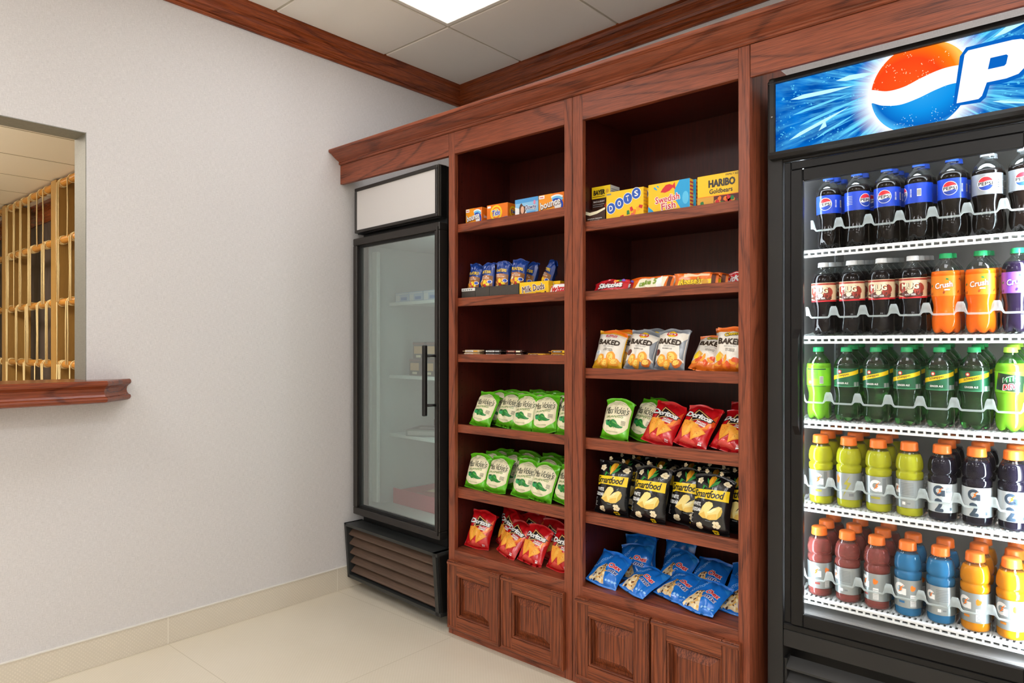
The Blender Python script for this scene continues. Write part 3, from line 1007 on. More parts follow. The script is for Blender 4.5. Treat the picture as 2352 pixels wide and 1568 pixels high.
bub = g.math('MULTIPLY', g.math('LESS_THAN', vor.outputs['Distance'], .30), g.math('GREATER_THAN', g.noise(g.coord((16, 16, 22)), 1.0, 3.0), .53))
bub = g.math('MULTIPLY', bub, g.math('MULTIPLY', g.math('GREATER_THAN', g.noise(g.coord((90, 90, 90)), 1.0, 1.0), .5), .75))
col = g.mix(bub, col, '5FD0F5')
col = g.mix(glow, col, 'FFFFFF')
em = g.n('Emission'); g.l(col, em.inputs[0]); em.inputs[1].default_value = SIGN_GLOW
g.l(em.outputs[0], g.out.inputs['Surface'])
sign_print = g.m
def glow_ink(n, c):
    return emissive('sign_' + n, c, SIGN_GLOW)
def grad_ink(n, stops, axis, o, s):
    """printed gradient of the sign artwork"""
    q = NT('sign_' + n)
    q.t.nodes.remove(q.b)
    t_ = q.n('TexCoord'); s_ = q.n('SeparateXYZ'); q.l(t_.outputs['Object'], s_.inputs[0])
    ax = q.math('SUBTRACT', s_.outputs['X'], cxg); az = q.math('SUBTRACT', s_.outputs['Z'], czg)
    rr = q.math('DIVIDE', q.math('SQRT', q.math('ADD', q.math('MULTIPLY', ax, ax), q.math('MULTIPLY', az, az))), rg)
    k = q.math('ADD', q.math('MULTIPLY', rr, .75), q.math('MULTIPLY', q.math('ADD', q.math('MULTIPLY', ax, o), q.math('MULTIPLY', az, s)), 1.0))
    c_ = q.ramp(k, stops)
    v_ = q.n('TexVoronoi'); q.l(q.coord((170, 170, 170)), v_.inputs['Vector']); v_.inputs['Scale'].default_value = 1.0
    bb_ = q.math('MULTIPLY', q.math('LESS_THAN', v_.outputs['Distance'], .22), q.math('GREATER_THAN', q.noise(q.coord((30, 30, 30)), 1.0, 2.0), .55))
    c_ = q.mix(q.math('MULTIPLY', bb_, .7), c_, 'FFF0C0' if axis == 'hot' else 'C8F0FF')
    e_ = q.n('Emission'); q.l(c_, e_.inputs[0]); e_.inputs[1].default_value = SIGN_GLOW
    q.l(e_.outputs[0], q.out.inputs['Surface'])
    return q.m
S_red = grad_ink('red', [(0.0, 'FF5A1E'), (.45, 'F4461A'), (.72, 'F97C14'), (.86, 'FFC458')], 'hot', 2.2, -.5)
S_blue = grad_ink('blue', [(0.0, '35A8EE'), (.5, '1290E2'), (.78, '0A66C0'), (.9, '4AB4F0')], 'cold', -.8, -1.5)
S_white = glow_ink('white', 'FFFFFF'); S_edge = glow_ink('edge', '0B62BE'); S_ice = glow_ink('ice', 'BDEFFF'); S_pale = glow_ink('pale', '6AD0F8')
def clipz(pts, lo, hi):
    return [(x, min(max(z, lo), hi)) for x, z in pts]
PZ0, PZ1 = SZ0 + .0175, SZ1 - .0175
b = MB()
ysn = f0 + .009
b.box(SX0 + .0175, SX1 - .0175, ysn, ysn + .004, PZ0, PZ1, sign_print)
WT_ = [(2.36, 1.893), (2.374, 1.888), (2.414, 1.875), (2.454, 1.877), (2.493, 1.890), (2.532, 1.900), (2.565, 1.902), (2.60, 1.897), (2.62, 1.893)]
WB_ = [(2.36, 1.860), (2.373, 1.854), (2.400, 1.840), (2.441, 1.832), (2.481, 1.838), (2.532, 1.853), (2.565, 1.858), (2.60, 1.853), (2.62, 1.848)]
def wave(t, top):
    # white band of the globe: S-curve through measured points
    x = cxg - rg + 2 * rg * t
    P = WT_ if top else WB_
    for i in range(1, len(P) - 2):
        if x <= P[i + 1][0] or i == len(P) - 3:
            k = (x - P[i][0]) / (P[i + 1][0] - P[i][0])
            m0 = (P[i + 1][1] - P[i - 1][1]) / 2; m1 = (P[i + 2][1] - P[i][1]) / 2
            return (2 * k ** 3 - 3 * k * k + 1) * P[i][1] + (k ** 3 - 2 * k * k + k) * m0 + (3 * k * k - 2 * k ** 3) * P[i + 1][1] + (k ** 3 - k * k) * m1 - czg
ops = []
cir = lambda a, r=rg: (cxg + r * math.cos(a), czg + r * math.sin(a) * 1.02)
ops.append(PG(clipz([cir(2 * math.pi * i / 64, rg) for i in range(64)], PZ0, PZ1), S_white, 1))
def half(top, r):
    pts = []
    N = 40
    crv = []
    for i in range(N + 1):
        t = i / N
        x = -1 + 2 * t
        crv.append((cxg + x * rg, czg + wave(t, top)))
    inside = [p for p in crv if (p[0] - cxg) ** 2 + (p[1] - czg) ** 2 < r * r]
    a0 = math.atan2(inside[-1][1] - czg, inside[-1][0] - cxg); a1 = math.atan2(inside[0][1] - czg, inside[0][0] - cxg)
    if top:
        if a1 < a0: a1 += 2 * math.pi
    else:
        if a1 > a0: a1 -= 2 * math.pi
    arc = [cir(a0 + (a1 - a0) * i / 40, r) for i in range(41)]
    return inside + arc
ops.append(PG(clipz(half(True, rg * .985), PZ0, PZ1), S_red, 2))
ops.append(PG(clipz(half(False, rg * .985), PZ0, PZ1), S_blue, 2))
# ice splinters left of the globe
for (x, z, l, w, a) in ((2.175, 1.912, .16, .012, -1), (2.30, 1.935, .09, .014, -3), (2.18, 1.868, .15, .007, 9), (2.20, 1.835, .17, .008, 14), (2.17, 1.80, .16, .010, 20), (2.24, 1.79, .11, .006, 24), (2.25, 1.815, .012, .02, 40), (2.66, 1.955, .1, .018, 24), (2.66, 1.79, .12, .010, -14), (2.645, 1.80, .1, .005, -18)):
    p = [rot2(q, a, (x, z)) for q in ((-.015, 0), (.02, w * .6), (l * .6, w * .5), (l, w * .1), (l * .6, -w * .35), (.01, -w * .4))]
    ops.append(PG(clipz(p, PZ0, PZ1), S_ice if w > .009 else S_pale, 1))
# letters of the sign
LET = {}
def letter_P(o, zb=1.806, zt=1.932):
    h = zt - zb
    sl = .19
    def q(u, v):
        return (o + u + sl * v * h / h * .13, zb + v * h)
    outer = [q(0, 0), q(.046, 0), q(.052, .05), q(.056, .29), q(.095, .29), q(.118, .33), q(.130, .45), q(.133, .72), q(.126, .90), q(.108, .98), q(.09, 1.0), q(0, 1.0), q(-.006, .93), q(.008, .86)]
    hole = [q(.052, .54), q(.085, .54), q(.088, .57), q(.088, .72), q(.084, .75), q(.052, .75)]
    return outer, hole
def grow(pts, d):
    n = len(pts); out = []
    cx_ = sum(p[0] for p in pts) / n; cz_ = sum(p[1] for p in pts) / n
    area = sum(pts[i][0] * pts[(i + 1) % n][1] - pts[(i + 1) % n][0] * pts[i][1] for i in range(n))
    sg = 1 if area > 0 else -1
    for i in range(n):
        a, p, c = Vector(pts[i - 1]), Vector(pts[i]), Vector(pts[(i + 1) % n])
        n1 = Vector(((p - a).y, -(p - a).x)).normalized(); n2 = Vector(((c - p).y, -(c - p).x)).normalized()
        nn = (n1 + n2)
        if nn.length < .2: nn = n1
        nn.normalize()
        out.append((p.x + sg * nn.x * d, p.y + sg * nn.y * d))
    return out
o1, h1_ = letter_P(2.571)
ops.append(PG(clipz(grow(o1, .010), PZ0, PZ1), S_edge, 3)); ops.append(PG(o1, S_white, 4)); ops.append(PG(h1_, S_edge, 5))
xx = 2.728
for ch, w in (('E', .115), ('P', .13), ('S', .12), ('I', .06)):
    if ch == 'P':
        o_, hh_ = letter_P(xx - .01)
        ops.append(PG(grow(o_, .0075), S_edge, 3)); ops.append(PG(o_, S_white, 4)); ops.append(PG(hh_, S_edge, 5))
    else:
        ops.append(TX(ch, xx + w / 2 + .012, 1.869, w + .012, .138, S_edge, .07, .22, layer=3))
        ops.append(TX(ch, xx + w / 2 + .012, 1.869, w, .126, S_white, .045, .22, layer=4))
    xx += w + .022
lay(b, ops, lambda u, v: ((u, ysn, v), (0, -1, 0)), None, .0003)
fput(b, 'sign_panel')

# doors
fglass = thin_glass('fridge_glass', 'FFFFFF', refl=0.014, rough=0.01)
def fridge_door(dx, lbl):
    xl, xr, zb, zt = 2.1345 + dx, 2.757 + dx, .382, 1.736
    gl, gr_, gb, gt = 2.187 + dx, 2.712 + dx, .4155, 1.6765
    b = MB()
    y0, y1 = FYF - .004, FYF + .0125
    b.box(xl, xl + .020, y0 + .010, y1, zb, zt, fdk, .002); b.box(xr - .020, xr, y0 + .010, y1, zb, zt, fdk, .002)
    b.box(xl + .02, xr - .02, y0 + .010, y1, zt - .024, zt, fdk, .002)
    b.box(xl + .021, gl + .004, y0, y1, zb, zt - .026, fdk, .003); b.box(gr_ - .004, xr - .021, y0, y1, zb, zt - .026, fdk, .003)
    b.box(gl + .004, gr_ - .004, y0, y1, gt - .004, zt - .026, fdk, .003); b.box(gl + .004, gr_ - .004, y0, y1, zb, gb + .004, fdk, .003)
    al = mat('glazing_bead', 'A9ABA8', 0.3, metal=.8)
    for q in ((gl, gl + .003, gb, gt), (gr_ - .003, gr_, gb, gt), (gl, gr_, gt - .003, gt), (gl, gr_, gb, gb + .003)):
        b.box(q[0], q[1], y0 + .003, y0 + .012, q[2], q[3], al)
    d = fput(b, 'door')
    MB().box(gl + .001, gr_ - .001, y0 + .006, y0 + .010, gb + .001, gt - .001, fglass).build('glass', d)
    hb = MB()
    hx = gl - .010 if dx == 0 else gr_ + .0
    hb.add([(hx - .008, y0 - .000, .938), (hx + .008, y0 - .000, .938), (hx + .008, y0, 1.245), (hx - .008, y0, 1.245),
            (hx - .008, y0 - .022, .965), (hx + .008, y0 - .022, .965), (hx + .008, y0 - .022, 1.218), (hx - .008, y0 - .022, 1.218)],
           [(0, 1, 5, 4), (1, 2, 6, 5), (2, 3, 7, 6), (3, 0, 4, 7), (4, 5, 6, 7), (0, 3, 2, 1)], fdk)
    hb.build('handle', d)
fridge_door(0, 'left'); fridge_door(.637, 'right')
# lower louvre panel
b = MB()
b.box(2.1325, 2.140, FYF + .012, FYF + .05, .03, .272, fblk, .001)
gq = fput(b, 'lower_grille')
for i in range(6):
    z = .262 - i * .042
    lb = MB()
    lb.prism([(FYF + .010, z - .020), (FYF + .006, z - .012), (FYF + .040, z + .010), (FYF + .046, z + .002)], 'x', 2.1405, X1 - .05, mat('louver_black', '3A3A3A', 0.45, bump=(900, .2, .0006)))
    lb.build('louver', gq)
for fxp in (X0 + .1, X1 - .1):
    for yy in (-.66, -.24):
        b = MB().lathe([(.02, 0), (.02, .008), (.012, .01), (.012, .021)], blk_soft, 14, fxp, yy); fput(b, 'foot')

# shelves with price rails and bottle stops
ROW_Z = [1.481, 1.228, .980, .734, .463]
ROW_X0 = [2.238, 2.224, 2.210, 2.2158, 2.212]
PITCH = .0772
CYB = -.675
NLANE = 7
SLOPE = .10
def incl(o, z):
    # the shelf rises towards the back
    o.matrix_basis = Matrix.Translation((-FX, -FYF, 0)) @ Matrix.Translation((0, CYB, z)) @ Matrix.Rotation(math.atan(SLOPE), 4, 'X') @ Matrix.Translation((0, -CYB, -z))
def smooth(a, b_, x):
    t = min(max((x - a) / (b_ - a), 0), 1)
    return t * t * (3 - 2 * t)
for k, z in enumerate(ROW_Z):
    b = MB()
    xa, xb = X0 + .067, X0 + .657
    ya, yb = CYB - .040, -.22
    n = int((xb - xa) / .0135)
    for i in range(n):
        x = xa + .004 + i * .0135
        b.box(x, x + .0075, ya + .006, yb, z - .006, z - .0004, white_pl)
    for j in range(9):
        y = ya + .03 + j * .055
        b.box(xa, xb, y, y + .012, z - .0062, z - .0006, white_pl)
    sh = fput(b, 'shelf'); incl(sh, z)
    r_ = MB()
    r_.box(xa - .002, xb, ya - .004, ya + .005, z - .021, z - .0145, white_pl, .0012)
    r_.box(xa - .002, xb, ya - .004, ya + .006, z - .0075, z + .0005, white_pl, .0012)
    m_ = int((xb - xa) / .0185)
    for i in range(m_ + 1):
        x = xa + i * .0185
        r_.box(x, x + .0055, ya - .003, ya + .004, z - .015, z - .007, white_pl)
    rl_ = r_.build('price_rail', sh)
    # the same shelf in the right-hand half
    sh2 = link('shelf', sh.data, fridge); incl(sh2, z); sh2.matrix_basis = Matrix.Translation((.622, 0, 0)) @ sh2.matrix_basis
    link('price_rail', rl_.data, sh2)
    ears = MB()
    for l in range(NLANE):
        cx_ = ROW_X0[k] + PITCH * l
        hw = PITCH / 2
        N = 24
        vs, fs = [], []
        for i in range(N + 1):
            s = -1 + 2 * i / N
            e = smooth(.60, .82, abs(s))
            zl = z + .0525 + .008 * e
            zu = z + .0575 + .029 * e
            y = CYB - .038 - .002 * (1 - s * s)
            vs += [(cx_ + s * hw, y, zl), (cx_ + s * hw, y, zu), (cx_ + s * hw, y + .0022, zl), (cx_ + s * hw, y + .0022, zu)]
        for i in range(N):
            o = i * 4
            fs += [(o, o + 4, o + 5, o + 1), (o + 2, o + 3, o + 7, o + 6), (o + 1, o + 5, o + 7, o + 3), (o, o + 2, o + 6, o + 4)]
        st = MB().add(vs, fs, stopm, True)
        st.box(cx_ + hw - .0006, cx_ + hw + .0006, CYB - .037, CYB + .02, z, z + .054, clear)
        st.build('bottle_stop', sh)

# ------------------------------------------------------------------ bottles
RB = .0335
HBS, HBP = .2125, .1995            # soda and sports bottles
HBU = [HBS]
def liquid(name, c, trans, rough=.04, ior=1.34, spec=.5):
    m = mat('drink_' + name, c, rough, trans=trans, ior=ior, spec=spec)
    return m
L_cola = liquid('cola', '0A0504', 0); L_root = liquid('root', '0A0506', 0)
L_orange = liquid('orange', 'FF7414', .12); L_grape = liquid('grape', '1B1226', 0)
L_lime = liquid('lime', '9BF03A', .55); L_gold = liquid('pale_gold', 'F4F0B0', .9)
L_yel = liquid('yellow', 'DEE232', .5); L_dk = liquid('dark_plum', '15121F', .12)
L_red = liquid('dusky_red', 'B25E58', .6); L_blue = liquid('blue', '3A94D0', .55); L_amber = liquid('amber', 'FFA41E', .45)
L_gale = liquid('ginger', '86B880', .96)
clear_g = thin_glass('green_bottle', '7FCF8E', refl=.09, rough=.02)
clear_l = thin_glass('lime_bottle', 'B4EE7E', refl=.09, rough=.02)
C_blue = mat('cap_blue', '2352C8', .35); C_silver = mat('cap_silver', 'BFC6CC', .3); C_white = mat('cap_white', 'E6E8EA', .35)
C_green = mat('cap_green', '1E9E5C', .35); C_lime = mat('cap_lime', 'B8E84A', .35); C_orange = mat('cap_orange', 'F27A2C', .35)

SODA = [(.60, .008), (.78, .004), (.90, .022), (.975, .06), (1.0, .105), (1.0, .15), (.975, .20), (.925, .25), (.875, .29), (.862, .325), (.875, .36), (.93, .405), (.985, .445), (1.0, .462), (.988, .468), (.988, .715),
        (1.0, .722), (.995, .745), (.96, .775), (.885, .81), (.775, .84), (.65, .866), (.535, .886), (.45, .902), (.405, .915), (.395, .925), (.47, .928), (.47, .934), (.395, .937), (.39, .99)]
SPORT = [(.80, .0), (.90, .006), (.96, .022), (.97, .05), (.975, .095), (.965, .11), (.945, .116), (.945, .50), (.965, .508), (.995, .522), (1.0, .55), (.99, .578), (.955, .592), (.87, .604), (.87, .614), (.955, .628), (.995, .65), (1.0, .68),
         (.985, .72), (.94, .765), (.86, .808), (.76, .84), (.66, .862), (.60, .874), (.58, .885), (.58, .90), (.57, .985)]
def label_surf(r, rot=0.0):
    def s(u, v):
        a = u / r - math.pi / 2 + rot
        return (r * math.cos(a), r * math.sin(a), v), (math.cos(a), math.sin(a), 0)
    return s
def bottle_meshes(kind, prof, liq, glass, level, capm, caph, capr, lab, label_base, ops, lab_under=None, label_rot=0.0, petal=True, Rr=RB, Hh=HBS):
    body = MB()
    p1 = [(r * Rr, z * Hh) for r, z in prof]
    li = max(i for i, q in enumerate(prof) if q[1] <= level)
    def mod(r, z, a, k):
        if petal and z < .030 * Hh / .207:
            t = 1 - z / .030
            lobe = abs(math.cos(2.5 * a))
            rr = r * (1 - .16 * t * (1 - lobe ** .6))
            zz = z + .016 * t * (1 - lobe ** .5)
            return rr, zz
        if petal and .20 * Hh < z < .42 * Hh:
            w = math.sin((z / Hh - .20) / .22 * math.pi)
            return r * (1 + .012 * w * math.sin(5 * a + z * 90)), z
        return r, z
    body.lathe(p1[:li + 1], liq, 36, mod=mod, cap=True)
    up = MB()
    body.lathe(p1[li:], glass, 36, cap=False)
    mbody = body.mesh(kind + '_bottle_body')
    cp = MB()
    n = 40
    z0, z1 = (1 - caph) * Hh, Hh
    r0 = capr * Rr
    def kn(r, z, a, k):
        return (r * (1 + (.022 if int(round(a / (2 * math.pi) * 40)) % 2 else -.012)) if 2 <= k <= 4 else r), z
    cp.lathe([(r0 * .93, z0), (r0 * 1.03, z0), (r0 * 1.03, z0 + .14 * (z1 - z0)), (r0, z0 + .2 * (z1 - z0)), (r0 * .97, z0 + .84 * (z1 - z0)), (r0 * .90, z1 - .0006), (r0 * .4, z1)], capm, n, mod=kn)
    mcap = cp.mesh(kind + '_cap')
    lb = MB()
    rl = Rr * 1.003
    nn = 40
    zl0, zl1 = lab[0] * Hh, lab[1] * Hh
    lb.lathe([(rl, zl0), (rl, zl1)], label_base, nn, cap=False)
    lay(lb, ops, label_surf(rl, label_rot), (.0035, .02), .00022)
    mlab = lb.mesh(kind + '_label')
    return mbody, mcap, mlab
def U(v):                  # fraction of bottle height -> metres
    return v * HBU[0]
# label prints (u = metres round the bottle, 0 facing out; v = height)
def cola_ops(bg, word2=None):
    c = U(.595); r = .0178
    o = [EL(0, c, r, r * 1.02, I_white, 2)]
    def seg(top):
        pts = []
        for i in range(21):
            t = -1 + 2 * i / 20
            if top: pts.append((t * r * .93, c + .0058 + .0012 * math.sin(t * 3)))
            else: pts.append((t * r * .93, c - .0058 + .0016 * math.sin(t * 3)))
        a0, a1 = (18, 162) if top else (-18, -162)
        return pts + [(r * .93 * math.cos(R(a0 + (a1 - a0) * i / 16)), c + r * .95 * math.sin(R(a0 + (a1 - a0) * i / 16))) for i in range(17)]
    o += [PG(seg(True), I_red, 3), PG(seg(False), ink('cola_blue', '1B3F9E'), 3), TX('PEPSI', 0, c - .0002, .031, .0088, I_black, .03, layer=4)]
    o += [TX('ZERO SUGAR' if word2 is None else word2, .029, c, .022, .0042, I_white if word2 is None else I_black, .02, rot=90, layer=2)]
    for i in range(6):
        o.append(RC(-.052, -.036, c + .012 - i * .0045, c + .0135 - i * .0045, I_silver, 2))
    o.append(RC(.044, .054, c - .010, c + .010, I_white, 2))
    for i in range(6):
        o.append(RC(.0448 + i * .0015, .0455 + i * .0015, c - .008, c + .008, I_black, 3))
    return o
lb_blue = mat('label_blue', '0E40BC', .35, coat=.3); lb_silver = mat('label_silver', 'A3AAB0', .35, metal=.35)
lb_mug = mat('label_mug', 'E8D2B0', .45); lb_or = mat('label_orange', 'F58A1A', .4); lb_purple = mat('label_purple', '8A55D0', .4)
lb_sch = mat('label_green', '0B5A38', .35, coat=.3); lb_dew = mat('label_lime', '7FD82A', .4, coat=.3); lb_spt = mat('label_grey_film', 'A2AAAC', .28, metal=.55)
lb_spt2 = mat('label_pale_film', 'CFD8DD', .3, metal=.3)
c = U(.58)
mug_ops = [RC(-.1, .1, U(.455), U(.478), I_red, 1), RC(-.1, .1, U(.684), U(.708), ink('mug_rust', 'A2382A'), 1),
           BLOB(0, c - .014, .036, .009, I_brown, 1, 3), BLOB(-.020, c + .004, .012, .016, ink('mug_rust', 'A2382A'), 1, 4), BLOB(.022, c - .002, .013, .014, ink('mug_rust', 'A2382A'), 1, 5),
           TX('MUG', 0, c + .006, .046, .018, I_brown, .07, layer=2), TX('MUG', -.0008, c + .0066, .043, .016, I_cream, .045, layer=3), TX('MUG', -.0008, c + .0042, .041, .010, I_gold, .01, layer=2),
           EL(0, c - .008, .007, .006, I_cream, 3), TX('ROOT BEER', 0, c - .0165, .026, .005, I_white, .02, layer=4)]
for s_ in (-.066, .066):
    mug_ops += [TX('MUG', s_, c + .006, .043, .016, I_cream, .045, layer=3)]
def crush_ops(dark, leafc):
    o = [TX('Crush', 0, U(.60), .044, .017, dark, .07, .15, rot=8, layer=2), TX('Crush', -.0004, U(.602), .0415, .0155, I_white, .035, .15, rot=8, layer=3), RC(.002, .014, U(.535), U(.55), I_white, 2)]
    rnd = random.Random(4)
    for i in range(14):
        x = rnd.uniform(-.06, .06); y = rnd.uniform(U(.47), U(.70))
        if abs(x) < .024 and U(.54) < y < U(.66): continue
        o.append(BLOB(x, y, .004, .0025, leafc if i % 2 else dark, 1, i, rot=rnd.uniform(0, 180)))
    return o
lime_ops = [RC(-.020, -.012, U(.50), U(.535), I_white, 2), RC(.012, .022, U(.50), U(.60), I_white, 2), RC(-.026, .03, U(.69), U(.705), I_dkgreen, 1), RC(-.03, .03, U(.46), U(.468), I_dkgreen, 1)]
for i in range(7):
    lime_ops.append(RC(.0125 + i * .0013, .0131 + i * .0013, U(.505), U(.595), I_black, 3))
for i in range(7):
    lime_ops.append(RC(-.022, .008, U(.675) - i * .0036, U(.675) - i * .0036 + .0012, I_green, 2))
dew_ops = [PG([(-.034, U(.50)), (.03, U(.47)), (.036, U(.66)), (-.026, U(.70))], ink('dew_dark', '16301C'), 1),
           TX('MTN', .002, U(.63), .036, .013, I_white, .05, .3, rot=14, layer=3), TX('MTN', .003, U(.627), .036, .013, I_green, .03, .3, rot=14, layer=4),
           TX('DEW', .004, U(.54), .040, .016, I_white, .07, .3, rot=8, layer=3), TX('DEW', .0044, U(.54), .037, .014, I_red, .035, .3, rot=8, layer=4)]
def band(x0, x1, y0, y1, t, m, layer):
    pts = []
    for i in range(11):
        k_ = i / 10
        pts.append((x0 + (x1 - x0) * k_, y0 + (y1 - y0) * k_))
    return PG(pts + [(x, y + t) for x, y in pts[::-1]], m, layer)
sch_ops = [band(-.045, .045, U(.545), U(.645), .0115, I_yellow, 1), TX('Schweppes', -.003, U(.622), .036, .0095, I_black, .012, .25, rot=13, layer=2),
           EL(-.010, U(.672), .0052, .0052, I_red, 3), EL(-.010, U(.672), .003, .003, I_cream, 4), RC(-.022, .016, U(.503), U(.533), I_dkgreen, 1), TX('GINGER ALE', -.003, U(.518), .031, .0052, I_white, .03, layer=2),
           RC(.028, .036, U(.47), U(.53), I_silver, 1), RC(.038, .046, U(.47), U(.53), I_silver, 1), RC(-.1, .1, U(.468), U(.474), ink('mint', '4FB07A'), 1)]
def g_logo(cx_, cy_, s, gc, layer=2):
    """letter G with an orange bolt"""
    pts_o = [(.50 * math.cos(R(a)), .5 * math.sin(R(a))) for a in range(35, 326, 15)]
    pts_i = [(.26 * math.cos(R(a)), .24 * math.sin(R(a))) for a in range(325, 34, -15)]
    pi = pts_i[::-1]
    rv = [(cx_ + x * s * .95, cy_ + y * s) for x, y in pts_o + pi]; nn_ = len(pts_o)
    ring = (rv, [(i, i + 1, nn_ + i + 1, nn_ + i) for i in range(nn_ - 1)], gc, layer)
    bar = [(cx_ + x * s, cy_ + y * s) for x, y in ((.05, .06), (.48, .06), (.48, -.48), (.22, -.48), (.22, -.14), (.05, -.14))]
    bolt = [(cx_ + x * s, cy_ + y * s) for x, y in ((.34, .38), (-.04, .04), (.06, .0), (-.16, -.34), (.22, -.02), (.12, .04))]
    return [ring, PG(bar, gc, layer), PG(bolt, I_orange, layer + 1)]
def sport_ops(kind, tint):
    o = []
    cyy = U(.37)
    if kind == 'front':
        o += g_logo(0, cyy, .033, I_white) + [RC(-.013, .011, U(.185), U(.215), tint, 2), RC(.017, .027, U(.25), U(.48), I_grey, 1), TX('THIRST QUENCHER', 0, U(.24), .026, .004, I_grey, .01, layer=2)]
    elif kind == 'back':
        o += [RC(-.016, .016, U(.30) + i * .0042, U(.30) + i * .0042 + .0016, I_grey, 1) for i in range(8)]
        o += [RC(-.012, -.004, U(.16), U(.20), I_white, 2), RC(.0, .008, U(.17), U(.19), I_grey, 2)]
        o += g_logo(-.030, cyy, .024, I_white)
    elif kind == 'side':
        o += g_logo(-.014, cyy, .033, I_white) + [RC(-.016, -.002, U(.18), U(.21), tint, 2), RC(.012, .026, U(.14), U(.30), I_white, 1), BLOB(.018, cyy + .004, .006, .008, I_orange, 2, 2)]
        o += [RC(.013, .025, U(.15) + i * .004, U(.15) + i * .004 + .0012, I_grey, 2) for i in range(7)]
    elif kind == 'bolt':
        o += [PG([(.012, U(.47)), (-.006, U(.34)), (.004, U(.33)), (-.010, U(.14)), (.014, U(.36)), (.004, U(.375))], tint, 1), RC(.008, .02, U(.17), U(.21), I_grey, 2), BLOB(-.024, U(.40), .006, .012, I_orange, 1, 2)]
    elif kind == 'two':
        o += g_logo(-.003, U(.405), .029, ink('slate', '35485A')) + [TX('2', -.003, U(.215), .021, .036, ink('slate', '35485A'), .06, layer=2), TX('LOWER', .020, U(.44), .013, .006, ink('slate', '35485A'), .0, layer=2), TX('SUGAR', .020, U(.40), .013, .006, ink('slate', '35485A'), .0, layer=2),
             RC(.022, .027, U(.15), U(.19), ink('slate', '35485A'), 2)]
    return o
KINDS = {}
def kind(n, *a, **k):
    KINDS[n] = bottle_meshes(n, *a, **k)
S_ = (SODA,)
LABS = (.468, .715)
def soda(n, liq, glass, level, cap, base, ops, rot=0.0):
    kind(n, SODA, liq, glass, level, cap, .066, .44, LABS, base, ops, label_rot=rot)
def sport(n, liq, ops, base=lb_spt, rot=0.0):
    kind(n, SPORT, liq, clear, .86, C_orange, .118, .635, (.118, .498), base, ops, label_rot=rot, petal=False, Hh=HBP)
soda('cola', L_cola, clear, .81, C_blue, lb_blue, cola_ops(0))
soda('cola_turned', L_cola, clear, .81, C_blue, lb_blue, cola_ops(0), rot=.95)
soda('cola_back', L_cola, clear, .81, C_blue, lb_blue, cola_ops(0), rot=-1.25)
soda('diet', L_cola, clear, .80, C_silver, lb_silver, cola_ops(0, 'DIET'))
soda('mug', L_root, clear, .86, C_white, lb_mug, mug_ops)
soda('crush', L_orange, clear, .80, C_green, lb_or, crush_ops(ink('deep_orange', 'B8480C'), I_green))
soda('grape', L_grape, clear, .84, C_green, lb_purple, crush_ops(ink('plum', '3A1E78'), I_green))
soda('lime_back', L_lime, clear_l, .80, C_green, lb_dew, lime_ops)
soda('ginger', L_gale, clear_g, .80, C_green, lb_sch, sch_ops)
soda('dew', L_lime, clear_l, .82, C_lime, lb_dew, dew_ops)
T_y = ink('dull_yellow', 'A8A23A'); T_r = ink('dull_red', '9A4A44'); T_b = ink('dull_blue', '2F6E9E'); T_o = ink('dull_orange', 'D8842A')
HBU[0] = HBP
sport('yellow_front', L_yel, sport_ops('front', T_y)); sport('yellow_bolt', L_yel, sport_ops('bolt', T_y)); sport('yellow_back', L_yel, sport_ops('back', T_y))
sport('two', L_dk, sport_ops('two', T_b), lb_spt2)
sport('red_side', L_red, sport_ops('side', T_r), rot=.35); sport('red_back', L_red, sport_ops('back', T_r)); sport('red_mark', L_red, sport_ops('side', T_r), rot=-.45)
sport('blue_front', L_blue, sport_ops('side', T_b)); sport('blue_back', L_blue, sport_ops('back', T_b), rot=.3)
sport('amber', L_amber, sport_ops('side', T_o), rot=-.2)

BN = [0]
def bottle(k, x, y, z, rz, label, group, name='drink_bottle'):
    t = thing(name, label, 'bottle', (x, y, z + .0002), (math.atan(SLOPE) * .45, 0, R(rz)), group)
    t.rotation_mode = 'ZYX'
    a, b_, c_ = KINDS[k]
    link('body', a, t); link('cap', b_, t); link('label', c_, t)
    return t
ORD = ['leftmost', 'second', 'third', 'fourth', 'fifth', 'sixth', 'seventh']
DEPTH = ['', 'behind the front bottle, ', 'third back, ', 'fourth back, ']
SHN = ['top', 'second', 'third', 'fourth', 'bottom']
def lane(row, l, kinds, n, words, group, rzs=None, step=.0685):
    for d in range(n):
        kd = kinds if isinstance(kinds, str) else kinds[min(d, len(kinds) - 1)]
        x = ROW_X0[row] + PITCH * l
        place = 'leftmost lane' if l == 0 else '%s lane from left' % ORD[l]
        lb = '%s, %s fridge shelf, %s, %s' % (words, SHN[row], place, ('front bottle', 'second back', 'third back', 'fourth back')[d])
        bottle(kd, x, CYB + d * step, ROW_Z[row] + SLOPE * d * step + .0012, (0 if d == 0 else random.uniform(-30, 30)), lb, group)
random.seed(3)
cg_ = 'cola bottles on the top fridge shelf'
lane(0, 0, 'cola', 3, 'blue-label cola bottle', cg_)
lane(0, 1, 'cola_turned', 2, 'cola bottle turned sideways', cg_)
lane(0, 2, 'cola', 4, 'blue-label cola bottle', cg_)
lane(0, 3, 'cola_back', 2, 'cola bottle showing label back', cg_)
lane(0, 4, 'cola', 2, 'blue-label cola bottle', cg_)
lane(0, 5, 'diet', 2, 'silver-label diet cola bottle', 'diet cola bottles on the top fridge shelf')
lane(0, 6, 'diet', 2, 'silver-label diet cola bottle', 'diet cola bottles on the top fridge shelf')
for l in range(4):
    lane(1, l, 'mug', 4, 'cream-label root beer bottle', 'root beer bottles on the second fridge shelf')
lane(1, 4, 'crush', 2, 'orange soda bottle', 'orange soda bottles'); lane(1, 5, 'crush', 3, 'orange soda bottle', 'orange soda bottles')
